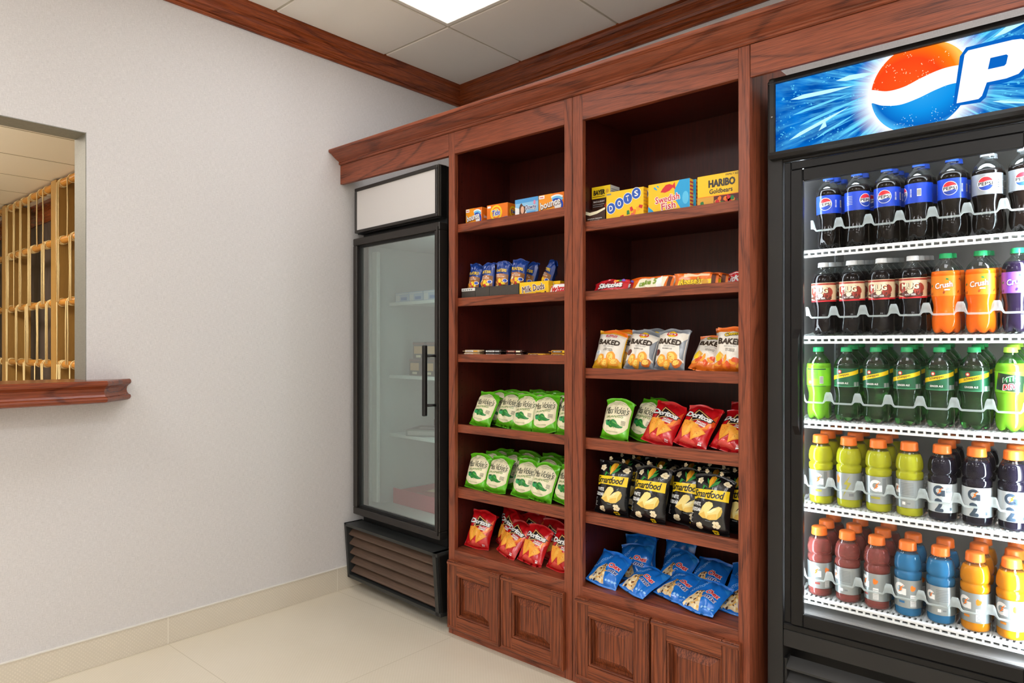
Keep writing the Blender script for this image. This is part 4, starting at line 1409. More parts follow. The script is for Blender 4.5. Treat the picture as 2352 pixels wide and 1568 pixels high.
lane(1, 6, 'grape', 2, 'purple-label soda bottle', 'grape soda bottles')
lane(2, 0, 'lime_back', 1, 'lime green soda bottle', 'lime soda bottles')
for l in range(1, 6):
    lane(2, l, 'ginger', 3, 'green ginger ale bottle', 'ginger ale bottles on the third fridge shelf')
lane(2, 6, 'dew', 3, 'bright lime soda bottle', 'lime soda bottles')
for l, kd in enumerate((['yellow_front'], ['yellow_bolt', 'yellow_front'], ['yellow_front'], ['yellow_back'])):
    lane(3, l, kd, (3, 3, 3, 1)[l], 'yellow sports drink', 'yellow sports drinks')
for l in range(4, 7):
    lane(3, l, 'two', 3, 'dark sports drink', 'dark sports drinks')
for l, kd in enumerate((['red_side'], ['red_back'], ['red_mark'])):
    lane(4, l, kd, 3, 'red sports drink', 'red sports drinks')
lane(4, 3, 'blue_front', 2, 'blue sports drink', 'blue sports drinks'); lane(4, 4, 'blue_back', 2, 'blue sports drink', 'blue sports drinks')
lane(4, 5, 'amber', 3, 'amber sports drink', 'amber sports drinks'); lane(4, 6, 'amber', 3, 'amber sports drink', 'amber sports drinks')
# ================================================================== SNACK BAGS
def bag_surface(w, h, th, seed, seal=.05, slump=0.0, wr=1.0, plump=.55):
    """front (-1) and back (+1) sheets of a pillow bag: u across (-w/2..w/2), v up (0..h)"""
    off = Vector((seed * 7.31, seed * 3.17, seed * 5.7))
    def shape(u, v, side):
        s = max(-1, min(1, 2 * u / w)); t = max(0, min(1, v / h))
        body = 1.0 if seal < t < 1 - seal else 0.0
        tt = min(max((t - seal) / (1 - 2 * seal), 0), 1)
        prof = max(0.0, 1 - abs(2 * tt - 1) ** 3.0) ** plump
        # heavier at the bottom
        prof *= 1 + .22 * (0.5 - tt) - slump * (tt - .4)
        lat = max(0.0, 1 - abs(s) ** 2.6) ** .62
        y = th * prof * lat
        e = prof * lat
        n1 = noise.noise(Vector((u * 26, v * 26, side)) + off)
        n2 = noise.noise(Vector((u * 60, v * 48, side * 3)) + off)
        n3 = abs(noise.noise(Vector((u * 34 + v * 12, v * 16, side * 5)) + off))
        y += e * (.0045 * n1 + .0020 * n2 - .0060 * n3) * wr
        # gathers running out of the seals
        k = math.exp(-tt / .16) + math.exp(-(1 - tt) / .16)
        y += .0030 * wr * k * math.sin(s * 11 + seed * 2.1 + 3 * n1) * body * min(1, e * 3 + .15)
        squeeze = 1 - .075 * prof * (1 - .25 * abs(2 * tt - 1))
        x = u * squeeze + .0022 * noise.noise(Vector((0, v * 30, seed)) + off) * (abs(s) > .7) * prof
        z = v + .004 * noise.noise(Vector((u * 18, 3, seed)) + off) * (0 if 0.1 < t < .9 else 1)
        z -= .006 * (1 - prof) * (s * s) * (1 if t > .5 else -1)
        # the top fin leans and its corners curl, differently on every bag
        if t > .80:
            q_ = (t - .80) / .20
            a_ = math.sin(seed * 12.9) ; b_ = math.cos(seed * 7.7)
            y += q_ * q_ * (.007 * a_ + .012 * b_ * s * abs(s))
            z += q_ * (.006 * b_ * s - .004 * abs(s) * (1 + a_) + .0025 * math.sin(s * 5 + seed))
        return Vector((x, side * y, z))
    return shape

def bag_mesh(name, w, h, th, seed, base, ops, back=None, seal_m=None, slump=0.0, wr=1.0, step=None, seal=.05, plump=.55, region=None, nx=22, nz=28):
    shp = bag_surface(w, h, th, seed, seal, slump, wr, plump)
    mb = MB()
    def grid(side, m):
        vs, fs = [], []
        ts = []
        for j in range(nz + 1):
            ts.append(j / nz)
        for j in range(nz + 1):
            for i in range(nx + 1):
                vs.append(shp((i / nx - .5) * w, ts[j] * h, side))
        for j in range(nz):
            for i in range(nx):
                o = j * (nx + 1) + i
                fs.append((o, o + 1, o + nx + 2, o + nx + 1))
        return vs, fs
    vs, fs = grid(-1, base)
    mb.add(vs, fs, base, True)
    vs, fs = grid(1, base)
    mb.add(vs, fs, back or base, True)
    def surf(u, v):
        p = shp(u, v, -1)
        e = .0012
        du = shp(min(u + e, w / 2), v, -1) - shp(max(u - e, -w / 2), v, -1)
        dv = shp(u, min(v + e, h), -1) - shp(u, max(v - e, 0), -1)
        n = du.cross(dv)
        if n.length < 1e-12: n = Vector((0, -1, 0))
        n.normalize()
        if n.y > 0: n = -n
        return p, n
    st = step or (w / nx, h / nz)
    lay(mb, ops, surf, st, .00028)
    me = mb.mesh(name)
    b = bmesh.new(); b.from_mesh(me)
    bmesh.ops.remove_doubles(b, verts=b.verts, dist=1e-6)
    b.to_mesh(me); b.free()
    return me

def foil(n, c, rough=.26, metal=.04, spec=.6):
    return mat('foil_' + n, c, rough, metal, spec=spec, coat=.45, bump=(75, .22, .004))
F_green = foil('green', '62BE1E'); F_red = foil('red', 'C01018'); F_black = foil('black', '141416', .25, .1); F_blue = foil('blue', '1A72D2')
F_white = foil('white', 'E9E2D6', .4, .0); F_grey = foil('grey', '8A9099'); F_yel = foil('yellow', 'F2B52A'); F_or = foil('orange', 'E8731E'); F_navy = foil('navy', '173C8C')
F_cream = mat('bag_cream', 'EBE2BE', .42, coat=.2, bump=(75, .2, .004)); F_dred = foil('dark_red', '7E0C12'); F_or2 = foil('glow_orange', 'E2531A', .3, .1)
P_green = mat('pepper_green', '1E7A30', .4); P_lgreen = mat('pepper_light', '5BB03C', .4); P_sage = mat('script_sage', '5E8A34', .5); P_script = mat('script_dark', '23301E', .5)
chip_m = mat('chip_orange', 'EFA032', .5); chip_d = mat('chip_dark', 'C8641C', .5); chip_l = mat('chip_light', 'F6CE62', .5)
corn_w = mat('popcorn_white', 'F1E2BE', .5); corn_s = mat('popcorn_shade', 'D9BC84', .5); chz = mat('cheddar', 'F2DC8A', .5); chz_d = mat('cheddar_edge', 'D9B650', .5)
leaf_m = mat('husk_green', '2E8A3A', .45)

def roundish(x0, x1, y0, y1, r, m, layer, n=6):
    pts = []
    for (cx_, cy_, a0) in ((x1 - r, y1 - r, 0), (x0 + r, y1 - r, 90), (x0 + r, y0 + r, 180), (x1 - r, y0 + r, 270)):
        for i in range(n + 1):
            a = R(a0 + 90 * i / n)
            pts.append((cx_ + r * math.cos(a), cy_ + r * math.sin(a)))
    return PG(pts, m, layer)
def pepper(cx_, cy_, s, rot, m=P_green):
    body = [(-.5, .02), (-.44, .20), (-.28, .27), (-.06, .22), (.16, .06), (.38, .0), (.56, .06), (.50, -.10), (.32, -.20), (.06, -.24), (-.22, -.22), (-.44, -.14)]
    return [PG([rot2((x * s, y * s), rot, (cx_, cy_)) for x, y in body], m, 4),
            PG([rot2((x * s, y * s), rot, (cx_, cy_)) for x, y in ((-.3, .1), (.0, .08), (.25, .0), (0, .02), (-.28, .04))], P_lgreen, 5),
            PG([rot2((x * s, y * s), rot, (cx_, cy_)) for x, y in ((-.48, .02), (-.46, .1), (-.62, .16), (-.66, .12))], P_sage, 5)]
def clampx(op, m):
    return ([(max(-m, min(m, x)), y) for x, y in op[0]], op[1], op[2], op[3])
def vickie_ops(w, h):
    cxv, cyv = 0, h * .52
    o = [clampx(EL(cxv, cyv, w * .56, h * .40, F_cream, 1, n=48), w * .475)]
    o += [EL(cxv, h * .80, w * .36, h * .075, P_sage, 2, a0=20, a1=160), EL(cxv, h * .793, w * .36, h * .073, F_cream, 3, a0=15, a1=165)]
    o += [TX("Miss Vickie's", w * .02, h * .675, w * .82, h * .165, P_script, .006, .28, rot=4, layer=5, space=.85), EL(w * .26, h * .585, w * .16, h * .012, P_script, 5, 10, a0=180, a1=360),
          TX('JALAPE\u00d1O', -.001, h * .525, w * .62, h * .075, P_sage, .02, layer=5, space=1.15, rot=3)]
    o += pepper(.012, h * .36, w * .42, -14) + pepper(-.016, h * .365, w * .36, 160)
    o += [EL(-w * .20, h * .38, w * .10, h * .065, mat('pepper_mid', '2F9A58', .4), 6), BLOB(-w * .20, h * .42, w * .045, h * .02, P_script, 7, 2)]
    for i in range(4):
        o.append(RC(w * .26, w * .40, h * (.44 - i * .026), h * (.449 - i * .026), P_script, 5))
    o += [TX('KETTLE COOKED', 0, h * .185, w * .42, h * .022, P_sage, .0, layer=5), TX('SMALL BATCH', 0, h * .825, w * .34, h * .02, P_sage, 0, layer=5)]
    return o
def tri_chip(cx_, cy_, s, rot, layer=4):
    o = [PG([rot2((x * s, y * s), rot, (cx_, cy_)) for x, y in ((-.5, -.38), (0, -.44), (.5, -.36), (.3, .1), (.02, .52), (-.28, .08))], chip_m, layer),
         PG([rot2((x * s, y * s), rot, (cx_, cy_)) for x, y in ((-.40, -.32), (-.05, -.36), (-.02, .30), (-.22, .05))], mat('chip_mid', 'F2B244', .5), layer + 1)]
    rnd = random.Random(int(abs(cx_ * 1e5) + rot))
    for i in range(12):
        o.append(BLOB(*rot2((rnd.uniform(-.28, .28) * s, rnd.uniform(-.32, .18) * s), rot, (cx_, cy_)), s * .022, s * .015, chip_d, layer + 2, i, 7))
    return o
def dorito_ops(w, h):
    o = [PG([(w * .05, h * .34), (w * .30, h * .52), (w * .47, h * .84), (w * .485, h * .56), (w * .30, h * .36), (w * .16, h * .26)], F_or2, 1), PG([(w * .16, h * .40), (w * .34, h * .56), (w * .44, h * .66), (w * .36, h * .46)], foil('ember', 'F08A26', .3, .1), 2)]
    tri = [(-.11, .145), (.40, -.01), (-.22, -.135)]
    def T_(k):
        gx, gy = sum(p[0] for p in tri) / 3, sum(p[1] for p in tri) / 3
        return [((gx + (x - gx) * k) * w, h * .675 + (gy + (y - gy) * k) * h) for x, y in tri]
    o += [PG(T_(1.24), I_black, 2), PG(T_(1.08), mat('flame_edge', 'F2B56A', .4), 3), PG(T_(.88), I_black, 4)]
    o += [TX('Doritos', 0, h * .672, w * .86, h * .145, I_black, .11, .12, rot=-3, layer=5, space=.9), TX('Doritos', 0, h * .675, w * .81, h * .122, I_white, .05, .12, rot=-3, layer=6, space=.9)]
    o += [TX('NACHO', w * .16, h * .545, w * .26, h * .036, I_white, .06, .1, rot=-5, layer=6), TX('CHEESE', w * .15, h * .502, w * .28, h * .036, I_white, .06, .1, rot=-5, layer=6)]
    o += tri_chip(-w * .17, h * .36, w * .54, 172) + tri_chip(w * .13, h * .30, w * .44, 158, 7)
    o += [PG([(-w * .34, h * .05), (-w * .12, h * .20), (w * .10, h * .16), (w * .30, h * .05)], foil('ember_pink', 'D8453A', .3, .1), 2), TX('250', w * .33, h * .13, w * .10, h * .03, I_white, .03, layer=5), RC(w * .28, w * .38, h * .085, h * .105, I_white, 5)]
    return o
def popcorn(cx_, cy_, s, seed, layer=4):
    rnd = random.Random(seed)
    o = []
    for i in range(5):
        a = i * 72 + rnd.uniform(-20, 20)
        x, y = cx_ + s * .33 * math.cos(R(a)), cy_ + s * .33 * math.sin(R(a))
        o.append(BLOB(x, y, s * .30, s * .26, corn_w, layer, seed + i, 10, .2))
    o.append(BLOB(cx_, cy_, s * .22, s * .2, corn_s, layer + 1, seed, 9))
    o.append(BLOB(cx_ + s * .05, cy_ + s * .08, s * .16, s * .13, corn_w, layer + 2, seed, 9))
    return o
def smart_ops(w, h):
    def q(x, y): return ((x - 1330) / 720 * w, (1400 - y) / 1150 * h)
    def P(pts, m, l): return PG([q(*p) for p in pts], m, l)
    o = [P([(1000, 585), (1200, 575), (1650, 540), (1655, 750), (1110, 752), (1090, 770), (1030, 792), (1020, 740)], I_yellow, 2)]
    c_ = q(1305, 655)
    o += [TX('Smartfood', c_[0], c_[1], w * .80, h * .125, I_black, .028, .26, rot=3, layer=4, space=.93)]
    cob = mat('corn_cob', 'F0B62C', .45)
    o += [P([(1300, 545), (1265, 400), (1290, 310), (1340, 290), (1390, 330), (1385, 410)], cob, 4), P([(1330, 300), (1385, 335), (1380, 410), (1330, 500), (1345, 400)], mat('corn_shade', 'E08C1C', .45), 5)]
    o += [P([(1298, 540), (1190, 485), (1168, 560), (1190, 590), (1230, 520)], leaf_m, 5), P([(1296, 500), (1240, 420), (1222, 350), (1262, 380), (1280, 440)], leaf_m, 5), P([(1310, 540), (1380, 420), (1470, 362), (1450, 440), (1380, 500)], leaf_m, 5), P([(1370, 430), (1400, 330), (1430, 300), (1410, 380)], leaf_m, 5)]
    c1, c2 = q(1105, 865), q(1092, 972)
    o += [TX('WHITE', c1[0], c1[1], w * .25, h * .062, I_white, .03, layer=3), TX('CHEDDAR', c2[0], c2[1], w * .30, h * .062, I_white, .03, layer=3)]
    for i in range(7):
        a_, b_ = q(965, 1055 + i * 28), q(1050 - 14 * (i % 3), 1063 + i * 28)
        o.append(RC(a_[0], b_[0], b_[1], a_[1], I_white, 2))
    o += [P([(1160, 1060), (1200, 970), (1240, 890), (1290, 810), (1350, 785), (1410, 800), (1430, 860), (1350, 985), (1330, 1110), (1260, 1112)], chz, 4), P([(1330, 1112), (1345, 985), (1440, 900), (1520, 850), (1570, 862), (1592, 930), (1570, 1020), (1500, 1100), (1400, 1124)], chz, 5),
          P([(1160, 1060), (1290, 985), (1330, 1110), (1260, 1112)], mat('cheddar_warm', 'EBC25E', .5), 5), P([(1330, 1112), (1360, 1040), (1500, 990), (1510, 1090), (1400, 1124)], mat('cheddar_warm', 'EBC25E', .5), 6), P([(1520, 990), (1570, 870), (1592, 930), (1570, 1020), (1510, 1090)], chz_d, 6), P([(1345, 985), (1440, 900), (1500, 900), (1420, 985), (1350, 1010)], mat('cheddar_light', 'F8EBB0', .5), 6)]
    for (x, y, s_, k) in ((1110, 410, .145, 1), (1590, 400, .145, 2), (1505, 1200, .15, 3), (1190, 1275, .16, 4), (1440, 220, .09, 9), (1180, 200, .09, 8)):
        p_ = q(x, y); o += popcorn(p_[0], p_[1], w * s_, k)
    b_ = q(1475, 1330)
    o += [roundish(b_[0] - w * .07, b_[0] + w * .07, b_[1] - h * .032, b_[1] + h * .032, .004, I_yellow, 3), TX('280', b_[0], b_[1], w * .10, h * .028, I_black, .03, layer=4)]
    d_ = q(1360, 1150); o.append(RC(d_[0] - w * .07, d_[0] + w * .07, d_[1] - .001, d_[1] + .001, I_grey, 2))
    return o
def round_chip(cx_, cy_, s, seed, layer=4, c=None):
    o = [BLOB(cx_, cy_, s * .5, s * .42, c or chip_m, layer, seed, 16, .08, rot=seed * 40), BLOB(cx_ - s * .06, cy_ + s * .05, s * .34, s * .26, chip_l, layer + 1, seed + 1, 14, .12, rot=seed * 40)]
    rnd = random.Random(seed)
    for i in range(5):
        o.append(BLOB(cx_ + rnd.uniform(-.25, .25) * s, cy_ + rnd.uniform(-.2, .2) * s, s * .04, s * .03, chip_d, layer + 2, i, 7))
    return o
def baked_ops(w, h, kindb):
    edge = {'ruffles': F_yel, 'lays': F_grey, 'cheetos': F_or}[kindb]
    o = [PG([(-w * .5 + .002, h * .18), (-w * .3, h * .26), (0, h * .20), (w * .3, h * .27), (w * .5 - .002, h * .2), (w * .5 - .002, h * .885), (-w * .5 + .002, h * .885)], F_white, 1)]
    if kindb == 'lays':
        o += [PG([(w * .30, h * .60), (w * .498, h * .78), (w * .498, h * .24), (w * .38, h * .30)], F_grey, 2)]
    ink_b = mat('baked_brown', '3A2A18', .5)
    o += [TX('BAKED', -w * .02, h * .66, w * .76, h * .135, ink_b, .06, 0, rot=-3, layer=4)]
    if kindb == 'ruffles':
        o += [TX('RUFFLES', 0, h * .825, w * .44, h * .075, I_white, .10, .1, rot=-3, layer=4), TX('RUFFLES', 0, h * .825, w * .42, h * .066, mat('ruffles_red', 'C8283C', .4), .05, .1, rot=-3, layer=5)]
    elif kindb == 'lays':
        o += [EL(0, h * .84, w * .17, h * .075, I_gold, 3, -4), EL(0, h * .84, w * .135, h * .07, I_yellow, 4, -4), PG([rot2(p, -4, (0, h * .84)) for p in ((-w * .17, -h * .035), (w * .17, -h * .03), (w * .16, h * .03), (-w * .16, h * .03))], I_red, 5), TX("Lay's", 0, h * .84, w * .26, h * .058, I_white, .05, .1, rot=-4, layer=6)]
    else:
        o += [TX('Cheetos', .002, h * .835, w * .54, h * .095, I_black, .12, .1, rot=6, layer=4), TX('Cheetos', .002, h * .838, w * .51, h * .080, I_yellow, .04, .1, rot=6, layer=5)]
    o += [TX('50% LESS FAT', 0, h * .555, w * .40, h * .028, I_grey, 0, rot=-3, layer=3)]
    if kindb == 'ruffles':
        o += [TX('CHEDDAR &', 0, h * .495, w * .32, h * .026, ink_b, .02, rot=-3, layer=3), TX('SOUR CREAM', 0, h * .46, w * .36, h * .026, ink_b, .02, rot=-3, layer=3)]
    elif kindb == 'lays':
        o += [TX('BARBECUE', -w * .05, h * .495, w * .34, h * .028, ink_b, .02, rot=-3, layer=3)]
    else:
        o += [TX('CRUNCHY', .0, h * .495, w * .30, h * .026, ink_b, .02, rot=-3, layer=3), TX('CHEESE', .0, h * .46, w * .28, h * .026, ink_b, .02, rot=-3, layer=3)]
    if kindb == 'cheetos':
        o += [PG([(-w * .44, h * .34), (-w * .30, h * .44), (-w * .16, h * .36), (-w * .22, h * .24), (-w * .40, h * .24)], I_yellow, 4), PG([(-w * .30, h * .44), (-w * .16, h * .36), (-w * .22, h * .24), (-w * .28, h * .32)], I_gold, 5)]
        for i in range(7):
            x = -w * .34 + i * w * .11
            o.append(BLOB(x, h * (.17 + .05 * (i % 3)), w * .12, h * .045, F_or2 if i % 2 else chip_m, 4 + i % 2, i, 10, .2, rot=i * 37))
    else:
        o += round_chip(-w * .20, h * .22, w * .34, 2) + round_chip(w * .16, h * .30, w * .36, 3, 5) + round_chip(w * .30, h * .18, w * .28, 5, 7, chip_d if kindb == 'lays' else None) + round_chip(-.002, h * .15, w * .28, 6, 6)
        if kindb == 'ruffles':
            o += [EL(-w * .34, h * .40, w * .10, h * .06, I_white, 4), EL(-w * .34, h * .40, w * .07, h * .035, ink('dip', 'CFE0EC'), 5)]
        else:
            o += [EL(-w * .36, h * .40, w * .10, h * .075, I_brown, 4), EL(-w * .36, h * .40, w * .07, h * .05, ink('sauce', '6E1F14'), 5)]
    return o
def chex_ops(w, h):
    o = [PG([(-w * .40, h * .07), (w * .10, h * .06), (w * .04, h * .24), (-w * .06, h * .48), (-w * .13, h * .58), (-w * .22, h * .50), (-w * .33, h * .30)], mat('mix_window', 'D8C39A', .4, coat=.4), 1),
         PG([(-w * .48, h * .03), (w * .48, h * .03), (w * .48, h * .05), (-w * .48, h * .05)], ink('light_blue', '8CC2EE'), 1), PG([(w * .02, h * .98), (w * .48, h * .98), (w * .48, h * .74)], foil('mid_blue', '2C86D8'), 1)]
    rnd = random.Random(12)
    cols = [mat('mix_brown', '7A4A22', .5), mat('mix_tan', 'D9A95A', .5), mat('mix_pale', 'F0DDB0', .5), mat('mix_dark', '3E2416', .5)]
    for i in range(46):
        t = rnd.random()
        y = h * (.08 + .46 * t); x = -w * (.37 - .22 * t) + rnd.random() * w * (.45 - .36 * t)
        o.append(BLOB(x, y, w * rnd.uniform(.028, .055), w * rnd.uniform(.02, .035), cols[rnd.choice((0, 1, 1, 2, 2, 3))], 2 + i % 4, i, 7, .3, rot=rnd.uniform(0, 180)))
    o += [TX('TRADITIONAL', -w * .27, h * .63, w * .62, h * .07, ink('light_blue', '8CC2EE'), .012, rot=57, layer=3)]
    o += [TX('Chex', w * .19, h * .56, w * .42, h * .145, I_white, .11, .18, layer=4, rot=-4), TX('Chex', w * .19, h * .56, w * .39, h * .125, I_red, .05, .18, layer=5, rot=-4),
          TX('mix', w * .21, h * .41, w * .37, h * .115, I_white, .12, .18, layer=4, rot=-4), TX('mix', w * .21, h * .41, w * .34, h * .095, I_navy, .045, .18, layer=5, rot=-4)]
    for i in range(4):
        o.append(EL(w * (.16 + i * .09), h * (.15 + .01 * i), w * .035, h * .026, ink('light_blue', '8CC2EE'), 3, n=12))
    return o
def planter_ops(w, h):
    o = [PG([(-w * .47, h * .26), (w * .47, h * .26), (w * .47, h * .60), (0, h * .64), (-w * .47, h * .60)], ink('nut_brown', '8A5A2C'), 1), roundish(-w * .40, w * .30, h * .47, h * .62, .006, ink('nut_tan', 'B4713A'), 2)]
    o += [TX('PLANTERS', 0, h * .715, w * .78, h * .095, I_navy, .08, layer=3), TX('PLANTERS', 0, h * .715, w * .745, h * .08, I_yellow, .035, layer=4)]
    o += [TX('NUT &', -.002, h * .59, w * .40, h * .03, I_white, .03, layer=4), TX('CHOCOLATE MIX', -.001, h * .545, w * .62, h * .03, I_white, .03, layer=4)]
    rnd = random.Random(3)
    for i in range(18):
        o.append(BLOB(rnd.uniform(-.42, .42) * w, h * rnd.uniform(.28, .47), w * .10, h * .03, (chip_m, I_yellow, I_brown, corn_w, I_red)[i % 5], 3 + i % 3, i, 10, .2, rot=rnd.uniform(0, 180)))
    o += [EL(w * .33, h * .44, w * .12, h * .05, I_white, 6), EL(w * .33, h * .44, w * .09, h * .038, I_blue, 7)]
    return o
BAGS = {}
def variants(n, w, h, th, base, ops, k=3, **kw):
    BAGS[n] = ([bag_mesh(n, w, h, th, 1.3 + 2.1 * i, base, ops, **kw) for i in range(k)], w, h, th)
variants('vickie', .114, .154, .029, F_green, vickie_ops(.114, .154), 4)
variants('dorito', .122, .160, .027, F_red, dorito_ops(.122, .160), 4, wr=1.25)
variants('smart', .136, .190, .034, F_black, smart_ops(.136, .190), 3)
variants('ruffles', .116, .148, .026, F_yel, baked_ops(.116, .148, 'ruffles'), 1, back=F_or)
variants('lays', .116, .148, .026, F_grey, baked_ops(.116, .148, 'lays'), 2)
variants('cheetos', .116, .148, .026, F_or, baked_ops(.116, .148, 'cheetos'), 2)
variants('chex', .128, .145, .021, F_blue, chex_ops(.128, .145), 4, wr=1.5)
variants('planter', .0735, .150, .025, F_navy, planter_ops(.072, .150), 4, wr=2.0)

from mathutils.bvhtree import BVHTree
NB = {}
SHELF = {}
ROOMX = {0: (.793, 1.392), 1: (1.4325, 2.0400)}
def bag(n, x, y, z, lean, yaw, label, group, roll=0.0, name='snack_bag', v=None, x_free=True):
    """stand a bag on z: lean back, turn, tilt; slid back until it touches nothing"""
    ms, w, h, th = BAGS[n]
    NB[n] = NB.get(n, -1) + 1
    me = ms[NB[n] % len(ms) if v is None else v]
    M = Euler((0, 0, R(yaw)), 'XYZ').to_matrix() @ Euler((-R(lean), 0, 0), 'XYZ').to_matrix() @ Euler((0, R(roll), 0), 'XYZ').to_matrix()
    co = [M @ q.co for q in me.vertices]
    zs = min(q.z for q in co)
    cab = 0 if x < 1.41 else 1
    xl, xh = ROOMX[cab]
    x = min(max(x, xl - min(q.x for q in co)), xh - max(q.x for q in co))
    ymin = FY + .0405
    key = (cab, round(z, 2))
    polys = [tuple(p.vertices) for p in me.polygons]
    y = max(y, ymin - min(q.y for q in co if q.z - zs < .02)) if z > .36 else y
    ymax = BACKY - .002 - max(q.y for q in co)
    loc = Vector((x, y, z - zs + .0003))
    best = None
    for k in range(60):
        yy = min(loc.y + .0035 * k, ymax)
        off = Vector((loc.x, yy, loc.z))
        t = BVHTree.FromPolygons([q + off for q in co], polys)
        hits = sum(len(t.overlap(o_)) for o_ in SHELF.get(key, []))
        if best is None or hits < best[0]:
            best = (hits, off, t)
        if hits == 0 or yy >= ymax:
            break
    SHELF.setdefault(key, []).append(best[2])
    if best[0] > 0: print('BAG still touching', label, best[0])
    o = link(name, me)
    o.rotation_euler = M.to_euler()
    o.location = best[1]
    tag(o, label, 'snack bag', group)
    return o
OR5 = ['leftmost', 'second from left', 'third from left', 'fourth from left', 'fifth from left', 'sixth from left', 'seventh from left', 'eighth from left']
def row(n, xs, y, z, lean, what, where, group, yaws=None, rolls=None, leans=None, dys=None):
    for i, x in enumerate(xs):
        last = i == len(xs) - 1
        bag(n, x, y + (dys[i] if dys else 0), z, leans[i] if leans else lean, yaws[i] if yaws else 0, '%s, %s, %s' % (what, where, 'rightmost' if last else OR5[i]), group, rolls[i] if rolls else 0)
G_ = 'green jalape\u00f1o chip bag'
zA = A_Z; zB = B_Z
# left cabinet, fourth shelf
row('vickie', [.893, 1.000, 1.122, 1.236, 1.352], -.768, zA[3], 22, G_, 'front row of left cabinet upper chip shelf', 'jalape\u00f1o chip bags', [4, 0, 0, 2, 0], [6, 3, 0, -4, -2], [26, 24, 22, 20, 24], [.0, .005, .004, -.002, .004])
row('vickie', [.905, 1.010, 1.115, 1.215, 1.315], -.690, zA[3], 20, G_, 'second row of left cabinet upper chip shelf', 'jalape\u00f1o chip bags', [0, 6, -5, 3, 0], [4, -3, 5, 2, 0], None, [0, .004, 0, .004, 0])
row('vickie', [.92, 1.03, 1.14, 1.26], -.612, zA[3], 16, G_, 'back row of left cabinet upper chip shelf', 'jalape\u00f1o chip bags', [0, 5, -4, 0], [-4, 5, 0, 3])
# fifth shelf
row('vickie', [.868, .978, 1.118, 1.216, 1.318], -.768, zA[4], 20, G_, 'front row of left cabinet lower chip shelf', 'jalape\u00f1o chip bags', [5, 3, 6, 2, -2], [2, 4, 3, 5, 6], [19, 21, 22, 20, 20], [.0, .0, .010, -.004, .004])
row('vickie', [.872, .97, 1.064, 1.15, 1.24, 1.33], -.695, zA[4], 18, G_, 'second row of left cabinet lower chip shelf', 'jalape\u00f1o chip bags', [0, -6, 4, 0, 5, 0], [3, -3, 2, 4, -3, 2])
row('vickie', [.88, .99, 1.11, 1.22, 1.32], -.612, zA[4], 10, G_, 'back row of left cabinet lower chip shelf', 'jalape\u00f1o chip bags', [0, 5, -4, 3, 0], [-5, 6, 0, -3, 2])
# deck of the left cabinet
N_ = 'red nacho chip bag'
row('dorito', [.868, 1.030, 1.170, 1.305], -.765, zA[5], 26, N_, 'front row on left cabinet floor', 'nacho chip bags', [12, -6, 2, -2], [4, 10, 5, 2], [24, 38, 30, 24], [.005, .0, -.015, -.004])
row('dorito', [.940, 1.06, 1.18, 1.30], -.685, zA[5], 20, N_, 'second row on left cabinet floor', 'nacho chip bags', [-14, 4, 0, 6], [8, -3, 5, 0], None)
row('dorito', [.92, 1.05, 1.17, 1.29], -.605, zA[5], 14, N_, 'back row on left cabinet floor', 'nacho chip bags', [0, 6, -5, 0], [-3, 5, 0, 3])
# right cabinet, third shelf: baked crisps
bag('ruffles', 1.520, -.770, zB[2], 20, 6, 'yellow and white baked ridged chip bag, left end of baked chip shelf', 'baked chip bags', 4)
bag('ruffles', 1.535, -.700, zB[2], 16, 2, 'yellow and white baked chip bag tucked behind the front ridged chip bag', 'baked chip bags', 5)
bag('lays', 1.642, -.762, zB[2], 20, 3, 'grey and white baked barbecue chip bag beside the yellow ridged chip bag', 'baked chip bags', 5)
bag('lays', 1.764, -.772, zB[2], 16, -2, 'grey and white baked barbecue chip bag beside the empty shelf gap', 'baked chip bags', 2)
bag('lays', 1.660, -.695, zB[2], 12, 0, 'grey and white baked chip bag hidden behind two grey baked chip bags', 'baked chip bags', 3)
bag('cheetos', 1.975, -.776, zB[2], 14, 0, 'orange and white baked cheese snack bag upright at right end of shelf', 'baked cheese snack bags', 2)
bag('cheetos', 1.886, -.765, zB[2], 38, 8, 'orange and white baked cheese snack bag slumped at the shelf gap', 'baked cheese snack bags', 8)
bag('cheetos', 1.925, -.690, zB[2], 10, 0, 'orange baked cheese snack bag standing behind the slumped one', 'baked cheese snack bags', 0)
# fourth shelf
bag('vickie', 1.553, -.775, zB[3], 18, 2, 'green and cream jalape\u00f1o chip bag at front, left end of right cabinet shelf', 'jalape\u00f1o chip bags on the right', 3)
for i, (x, y, l, yw, rl) in enumerate(((1.713, -.768, 32, 2, 10), (1.836, -.775, 34, 0, 10), (1.958, -.765, 42, -2, 8))):
    bag('dorito', x, y, zB[3], l, yw, 'red nacho tortilla chip bag, right cabinet front row, ' + ('leftmost', 'middle', 'cut off by the cabinet stile')[i], 'nacho chip bags on the right', rl)
bag('dorito', 1.965, -.665, zB[3], 20, 0, 'red nacho chip bag standing behind at right end, right cabinet', 'nacho chip bags on the right', 2)
bag('vickie', 1.612, -.712, zB[3], 24, -12, 'green and cream jalape\u00f1o chip bag leaning behind the front one, right cabinet', 'jalape\u00f1o chip bags on the right', 10)
bag('vickie', 1.618, -.645, zB[3], 24, -8, 'green jalape\u00f1o chip bag farthest back beside red chips, right cabinet', 'jalape\u00f1o chip bags on the right', 6)
